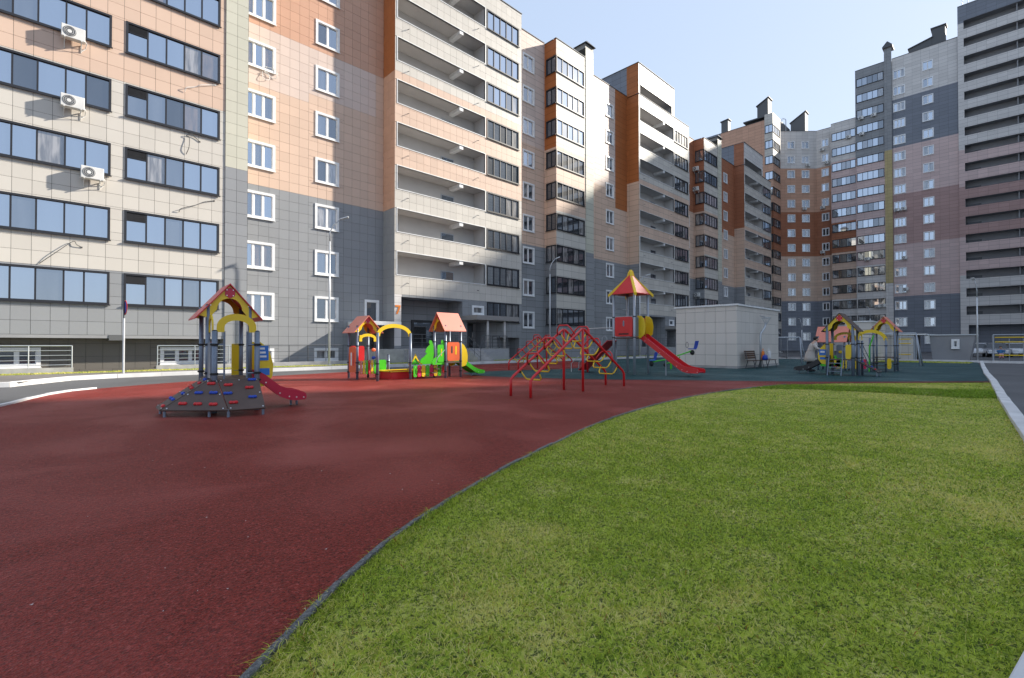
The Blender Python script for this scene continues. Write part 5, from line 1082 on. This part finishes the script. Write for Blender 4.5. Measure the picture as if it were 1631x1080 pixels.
def ac(label, p, rz, s=1.0):
    r_ = thing('air_conditioner', label, 'air conditioner', p, rz, 'outdoor air conditioner units')   # local -y is outward
    w_, d_, h_ = .80 * s, .30 * s, .55 * s; y0 = -.17 - d_
    MB().box(-w_ / 2, w_ / 2, y0, y0 + d_, .06, .06 + h_).build('casing', 'ac_white', r_, bevel=.02)
    gr = T([(-.12 * s, y0 - .012, .06 + h_ / 2), (-.12 * s, y0 + .02, .06 + h_ / 2)], .22 * s, 20).build('fan_grille', 'rail_dark', r_)
    T([(-.12 * s, y0 - .02, .06 + h_ / 2), (-.12 * s, y0 - .012, .06 + h_ / 2)], .08 * s, 12).build('fan_hub', 'ac_white', gr)
    for q in (.13, .19): T([(-.12 * s + q * s * math.cos(a * .349), y0 - .016, .06 + h_ / 2 + q * s * math.sin(a * .349)) for a in range(18)], .006, 4, closed=True).build('grille_ring', 'ac_white', gr)
    for x in (-.28 * s, .28 * s):
        mb = MB(); mb.box(x - .02, x + .02, y0 - .02, 0, .02, .058); mb.tube([(x, y0 + .05, .03), (x, 0, -.26)], .014, 6); mb.box(x - .02, x + .02, -.02, 0, -.28, .02); mb.build('bracket', 'ac_white', r_)
    T([(w_ / 2, y0 + .2, .2), (w_ / 2 + .06, y0 + .25, .12), (w_ / 2 + .03, -.02, -.05), (w_ / 2 - .1, -.015, -.2)], .018, 6).build('pipe', 'cable_white', r_)
for (px, py, lb) in ((116, 71, 'air conditioner below the topmost left window strip of the nearest block'), (115, 179, 'air conditioner one storey down, middle of three on the nearest block'), (146, 291, 'lowest of three air conditioners on the nearest block')):
    x, z = PY(px, py, 29.4); ac(lb, (x, 29.39, z), 0)
def ac_on(fr, px, py, lb, s=1.0):
    a, z = on_frame(fr, px, py); p = fr.pt(a, .02, z - .3); ac(lb, tuple(p), fr.rz, s)
fS = FX(66.9)
ac_on(fS, 1110, 270, 'air conditioner high on the brown bay side of the farthest left section'); ac_on(fS, 1110, 302, 'air conditioner one storey below the highest on the brown bay side'); ac_on(fS, 1112, 470, 'air conditioner on the slate bay side just above the booth roof')
for px, py, lb in ((1285.5, 264, 'air conditioner under the second window row of the chamfered tower front'), (1280, 333, 'air conditioner under the fifth window row of the chamfered tower front')): ac_on(cf, px, py, lb)
for px, py, lb in ((1310, 239, 'topmost air conditioner on the narrow wall right of the chamfer'), (1317, 260, 'second air conditioner down on the narrow wall right of the chamfer'), (1311, 331, 'third air conditioner down on the narrow wall right of the chamfer'), (1311, 402, 'lowest air conditioner on the narrow wall right of the chamfer')): ac_on(fx, px, py, lb)
ac_on(f24, 1352, 219, 'air conditioner under the top window strip of the corner tower')
for px, py, lb in ((1372, 189, 'left of two air conditioners under the third window strip of the tallest slate corner'), (1392, 184, 'right of two air conditioners under the third window strip of the slate corner'), (1373, 214, 'air conditioner under the fourth window strip of the slate corner'), (1382, 413, 'air conditioner below a lower window strip left of the ochre pilaster'), (1398, 488, 'left of two air conditioners low down beside the grey pilaster foot'), (1407, 487, 'right of two air conditioners low down beside the grey pilaster foot'), (1429, 335, 'left of two air conditioners side by side on the dark pink wall'), (1440, 333, 'right of two air conditioners side by side on the dark pink wall'), (1441, 411, 'air conditioner on the pink wall right of the ochre pilaster'), (1443, 461, 'air conditioner just above the slate base of the right tower')): ac_on(f12, px, py, lb)
def hose(label, pts, Y, m='cable', r=.016):
    P = [];
    for i, (px, py) in enumerate(pts): x, z = PY(px, py, Y); P.append((x, Y - .05 - .10 * math.sin(i * 1.9) ** 2 if 0 < i < len(pts) - 1 else Y - .03, z))
    mb = MB().tube([(p[0], p[1], p[2]) for p in smooth_line(P, 4)], r, 6); mb.box(P[-1][0] - .03, P[-1][0] + .03, Y - .03, Y, P[-1][2] - .03, P[-1][2] + .03); o = mb.build('cut_hose', m); setp(o, label, 'hose')
hose('white and grey hose end sticking out under an upper right window strip', [(294, 147), (296, 141), (305, 140), (312, 139), (320, 137), (343, 136)], 29.4, 'cable_white')
hose('curled hose end hanging below the third right window strip', [(296, 246), (300, 236), (301, 220), (296, 217), (304, 214), (310, 219), (318, 226)], 29.4)
hose('thin hose end jutting left under the fifth right window strip', [(285, 338), (288, 333), (312, 327), (325, 322), (341, 320)], 29.4)
hose('long thin hose lying across the cream tiles under the left windows', [(62, 420), (90, 402), (116, 385), (122, 390), (130, 394)], 29.4)
hose('white looped hose under a window of the recessed wall', [(418, 114), (418, 126), (428, 128), (427, 118), (420, 116), (436, 126), (440, 122), (438, 112), (424, 107)], 31.5, 'cable_white')
# ---------------------------------------------------------------- grass, leaf litter
def in_poly(x, y, poly):
    c = np.zeros(len(x), bool); n_ = len(poly)
    for i in range(n_):
        x0, y0 = poly[i]; x1, y1 = poly[(i + 1) % n_]
        if y0 == y1: continue
        c ^= ((y0 > y) != (y1 > y)) & (x < (x1 - x0) * (y - y0) / (y1 - y0) + x0)
    return c
def vnoise(x, y, s, seed):
    r_ = np.random.RandomState(seed).rand(256, 256); fx_, fy_ = x * s + 900, y * s + 900; ix, iy = np.floor(fx_).astype(int), np.floor(fy_).astype(int); u, v = fx_ - ix, fy_ - iy; u = u * u * (3 - 2 * u); v = v * v * (3 - 2 * v)
    g = lambda a, b_: r_[a % 256, b_ % 256]
    return (g(ix, iy) * (1 - u) + g(ix + 1, iy) * u) * (1 - v) + (g(ix, iy + 1) * (1 - u) + g(ix + 1, iy + 1) * u) * v
def grass(name, poly, rings, label, zb=-.012, hs=1.0, box_=None, dry=0.0, lush=1.0):
    X0, X1, Y0, Y1 = box_; V = []; Fc = []; Cl = []; nv = 0
    for (d0, d1, dens, hh, ww, seg) in rings:
        n_ = int((X1 - X0) * (Y1 - Y0) * dens); x = np.random.uniform(X0, X1, n_); y = np.random.uniform(Y0, Y1, n_); d = np.hypot(x, y) * (1 + .6 * (np.random.rand(n_) - .5))
        k = (d >= d0) & (d < d1) & ((x * ca + y * sa) > .2); x, y = x[k], y[k]; k = in_poly(x, y, poly); x, y = x[k], y[k]; n_ = len(x)
        big = vnoise(x, y, .55, 1) * .5 + vnoise(x, y, 1.7, 2) * .3 + vnoise(x, y, 5., 3) * .2; cl_ = vnoise(x, y, 9., 4)
        tuft = np.clip((vnoise(x, y, 14., 5) - .45) * 2.2, 0, 1)
        h_ = .62 * hh * hs * (.45 + .5 * np.random.rand(n_) + .9 * tuft * np.random.rand(n_)) * (.7 + .6 * big); w__ = ww * (.7 + .6 * np.random.rand(n_))
        a = np.random.uniform(0, 2 * np.pi, n_); la = np.random.uniform(0, 2 * np.pi, n_); ln = h_ * np.random.uniform(.5, 2.6, n_)
        dx, dy = np.cos(a) * w__ / 2, np.sin(a) * w__ / 2; tx, ty = np.cos(la) * ln, np.sin(la) * ln
        z0 = np.full(n_, zb)
        b0 = np.stack([x - dx, y - dy, z0], 1); b1 = np.stack([x + dx, y + dy, z0], 1); tp = np.stack([x + tx, y + ty, z0 + h_ * np.clip(1.05 - .38 * (ln / h_), .25, 1)], 1)
        if seg == 2:
            m0 = np.stack([x - dx * .8 + tx * .35, y - dy * .8 + ty * .35, z0 + h_ * .6], 1); m1 = np.stack([x + dx * .8 + tx * .35, y + dy * .8 + ty * .35, z0 + h_ * .6], 1)
            V.append(np.stack([b0, b1, m1, m0, tp], 1).reshape(-1, 3)); i = nv + np.arange(n_)[:, None] * 5
            Fc.append(np.concatenate([i + [[0, 1, 2]], i + [[0, 2, 3]], i + [[3, 2, 4]]], 0)); per = 5
        else:
            V.append(np.stack([b0, b1, tp], 1).reshape(-1, 3)); Fc.append(nv + np.arange(n_)[:, None] * 3 + [[0, 1, 2]]); per = 3
        nv += n_ * per
        rnd = np.random.rand(n_); dryp = np.clip((big - .50) * 2.0 + .29 + dry + (cl_ - .5) * .5, .05, .85); isdry = rnd < dryp
        g1, g2, s1, s2 = np.array([.085, .16, .006]), np.array([.57, .65, .07]), np.array([.78, .68, .30]), np.array([.62, .58, .09])
        t = np.random.rand(n_, 1); t = t * t * (3 - 2 * t); gc = g1 * (1 - t) + g2 * t; t2 = np.random.rand(n_, 1); sc_ = s1 * (1 - t2) + s2 * t2
        c = np.minimum(np.where(isdry[:, None], sc_, gc) * 1.1, .85); c = c * np.array([lush, min(1, lush * 1.25), lush]); rust = np.random.rand(n_) < .012; c[rust] = [.36, .13, .03]; Cl.append(np.repeat(c, per, 0))
    V = np.concatenate(V); Fc = np.concatenate(Fc); Cl = np.concatenate(Cl)
    me = bpy.data.meshes.new(name); me.vertices.add(len(V)); me.vertices.foreach_set('co', V.astype(np.float32).ravel()); me.loops.add(Fc.size); me.loops.foreach_set('vertex_index', Fc.astype(np.int32).ravel())
    me.polygons.add(len(Fc)); me.polygons.foreach_set('loop_start', np.arange(0, Fc.size, 3, dtype=np.int32)); me.polygons.foreach_set('loop_total', np.full(len(Fc), 3, np.int32))
    ca_ = me.color_attributes.new('tint', 'FLOAT_COLOR', 'POINT'); ca_.data.foreach_set('color', np.concatenate([Cl, np.ones((len(Cl), 1))], 1).astype(np.float32).ravel())
    me.materials.append(M['grass']); me.update(); me.validate(); o = link(name, me); setp(o, label, 'grass', kind='stuff'); return o
grass('lawn_grass', lawn_poly, [(0, 4.2, 9500, .046, .0036, 2), (4.2, 8, 4600, .046, .0058, 2), (8, 14, 2000, .046, .010, 1), (14, 30, 700, .05, .02, 1)], 'short patchy green and straw lawn filling the right foreground', box_=(-1, 25, -1, 7))
lush_px = [(1195, 618), (1250, 613.5), (1330, 614.5), (1450, 619), (1520, 621), (1582, 622), (1588, 634), (1540, 634), (1480, 630), (1400, 625), (1300, 620.5)]
grass('lush_grass', [GP(*p) for p in lush_px], [(0, 60, 2600, .16, .014, 1)], 'darker taller strip of grass across the far end of the lawn', box_=(8, 25, 0, 7), dry=-.6, lush=.62)
# longer tufts along the rubber edging
tuft_poly = [(x + .012, y - .012) for x, y in edge[18:]] + [(x + .10, y - .09) for x, y in reversed(edge[18:])]
grass('edge_grass', tuft_poly, [(0, 7, 6500, .085, .0042, 2), (7, 20, 1500, .085, .010, 1)], 'longer grass tufts leaning over the lawn edging', box_=(-1, 20, -1, 7), dry=.05)
strip = [(-14, 27.15), (60, 26.62), (60, 27.9), (15.1, 28.3), (-14, 28.5)]
sheet('grass_strip_soil', strip, .108, 'soil'); grass('strip_grass', strip, [(0, 60, 260, .08, .05, 1)], 'narrow grass strip along the foot of the left buildings', zb=.105, box_=(-6, 45, 26.5, 28.6), dry=.25)
st2 = [(45.5, 2.0), (48.9, 1.9), (48.9, 8.5), (45.5, 8.5)]
sheet('far_lawn_soil', st2, .012, 'soil'); grass('far_lawn_grass', st2, [(0, 80, 300, .10, .06, 1)], 'dark green grass patch between green rubber and the far kerb', zb=.01, box_=(45, 49, 1.5, 9), dry=-.25)
mb = MB()
for i in range(75):
    px = random.uniform(20, 1250); py = 610 + 400 * random.random() ** 1.8; x, y = GP(px, py)
    if not in_poly(np.array([x]), np.array([y]), red_poly)[0]: continue
    s = random.uniform(.004, .013); a = random.random() * 6.3; q = [(x + s * math.cos(a + k * 1.57) * (1 if k % 2 else .6), y + s * math.sin(a + k * 1.57) * (1 if k % 2 else .6), .004 + (.004 if k % 2 else 0)) for k in range(4)]; mb.face(q)
setp(mb.build('leaf_litter', 'kerb'), 'tiny pale crumbs and leaf bits scattered on the red rubber', 'litter', kind='stuff')
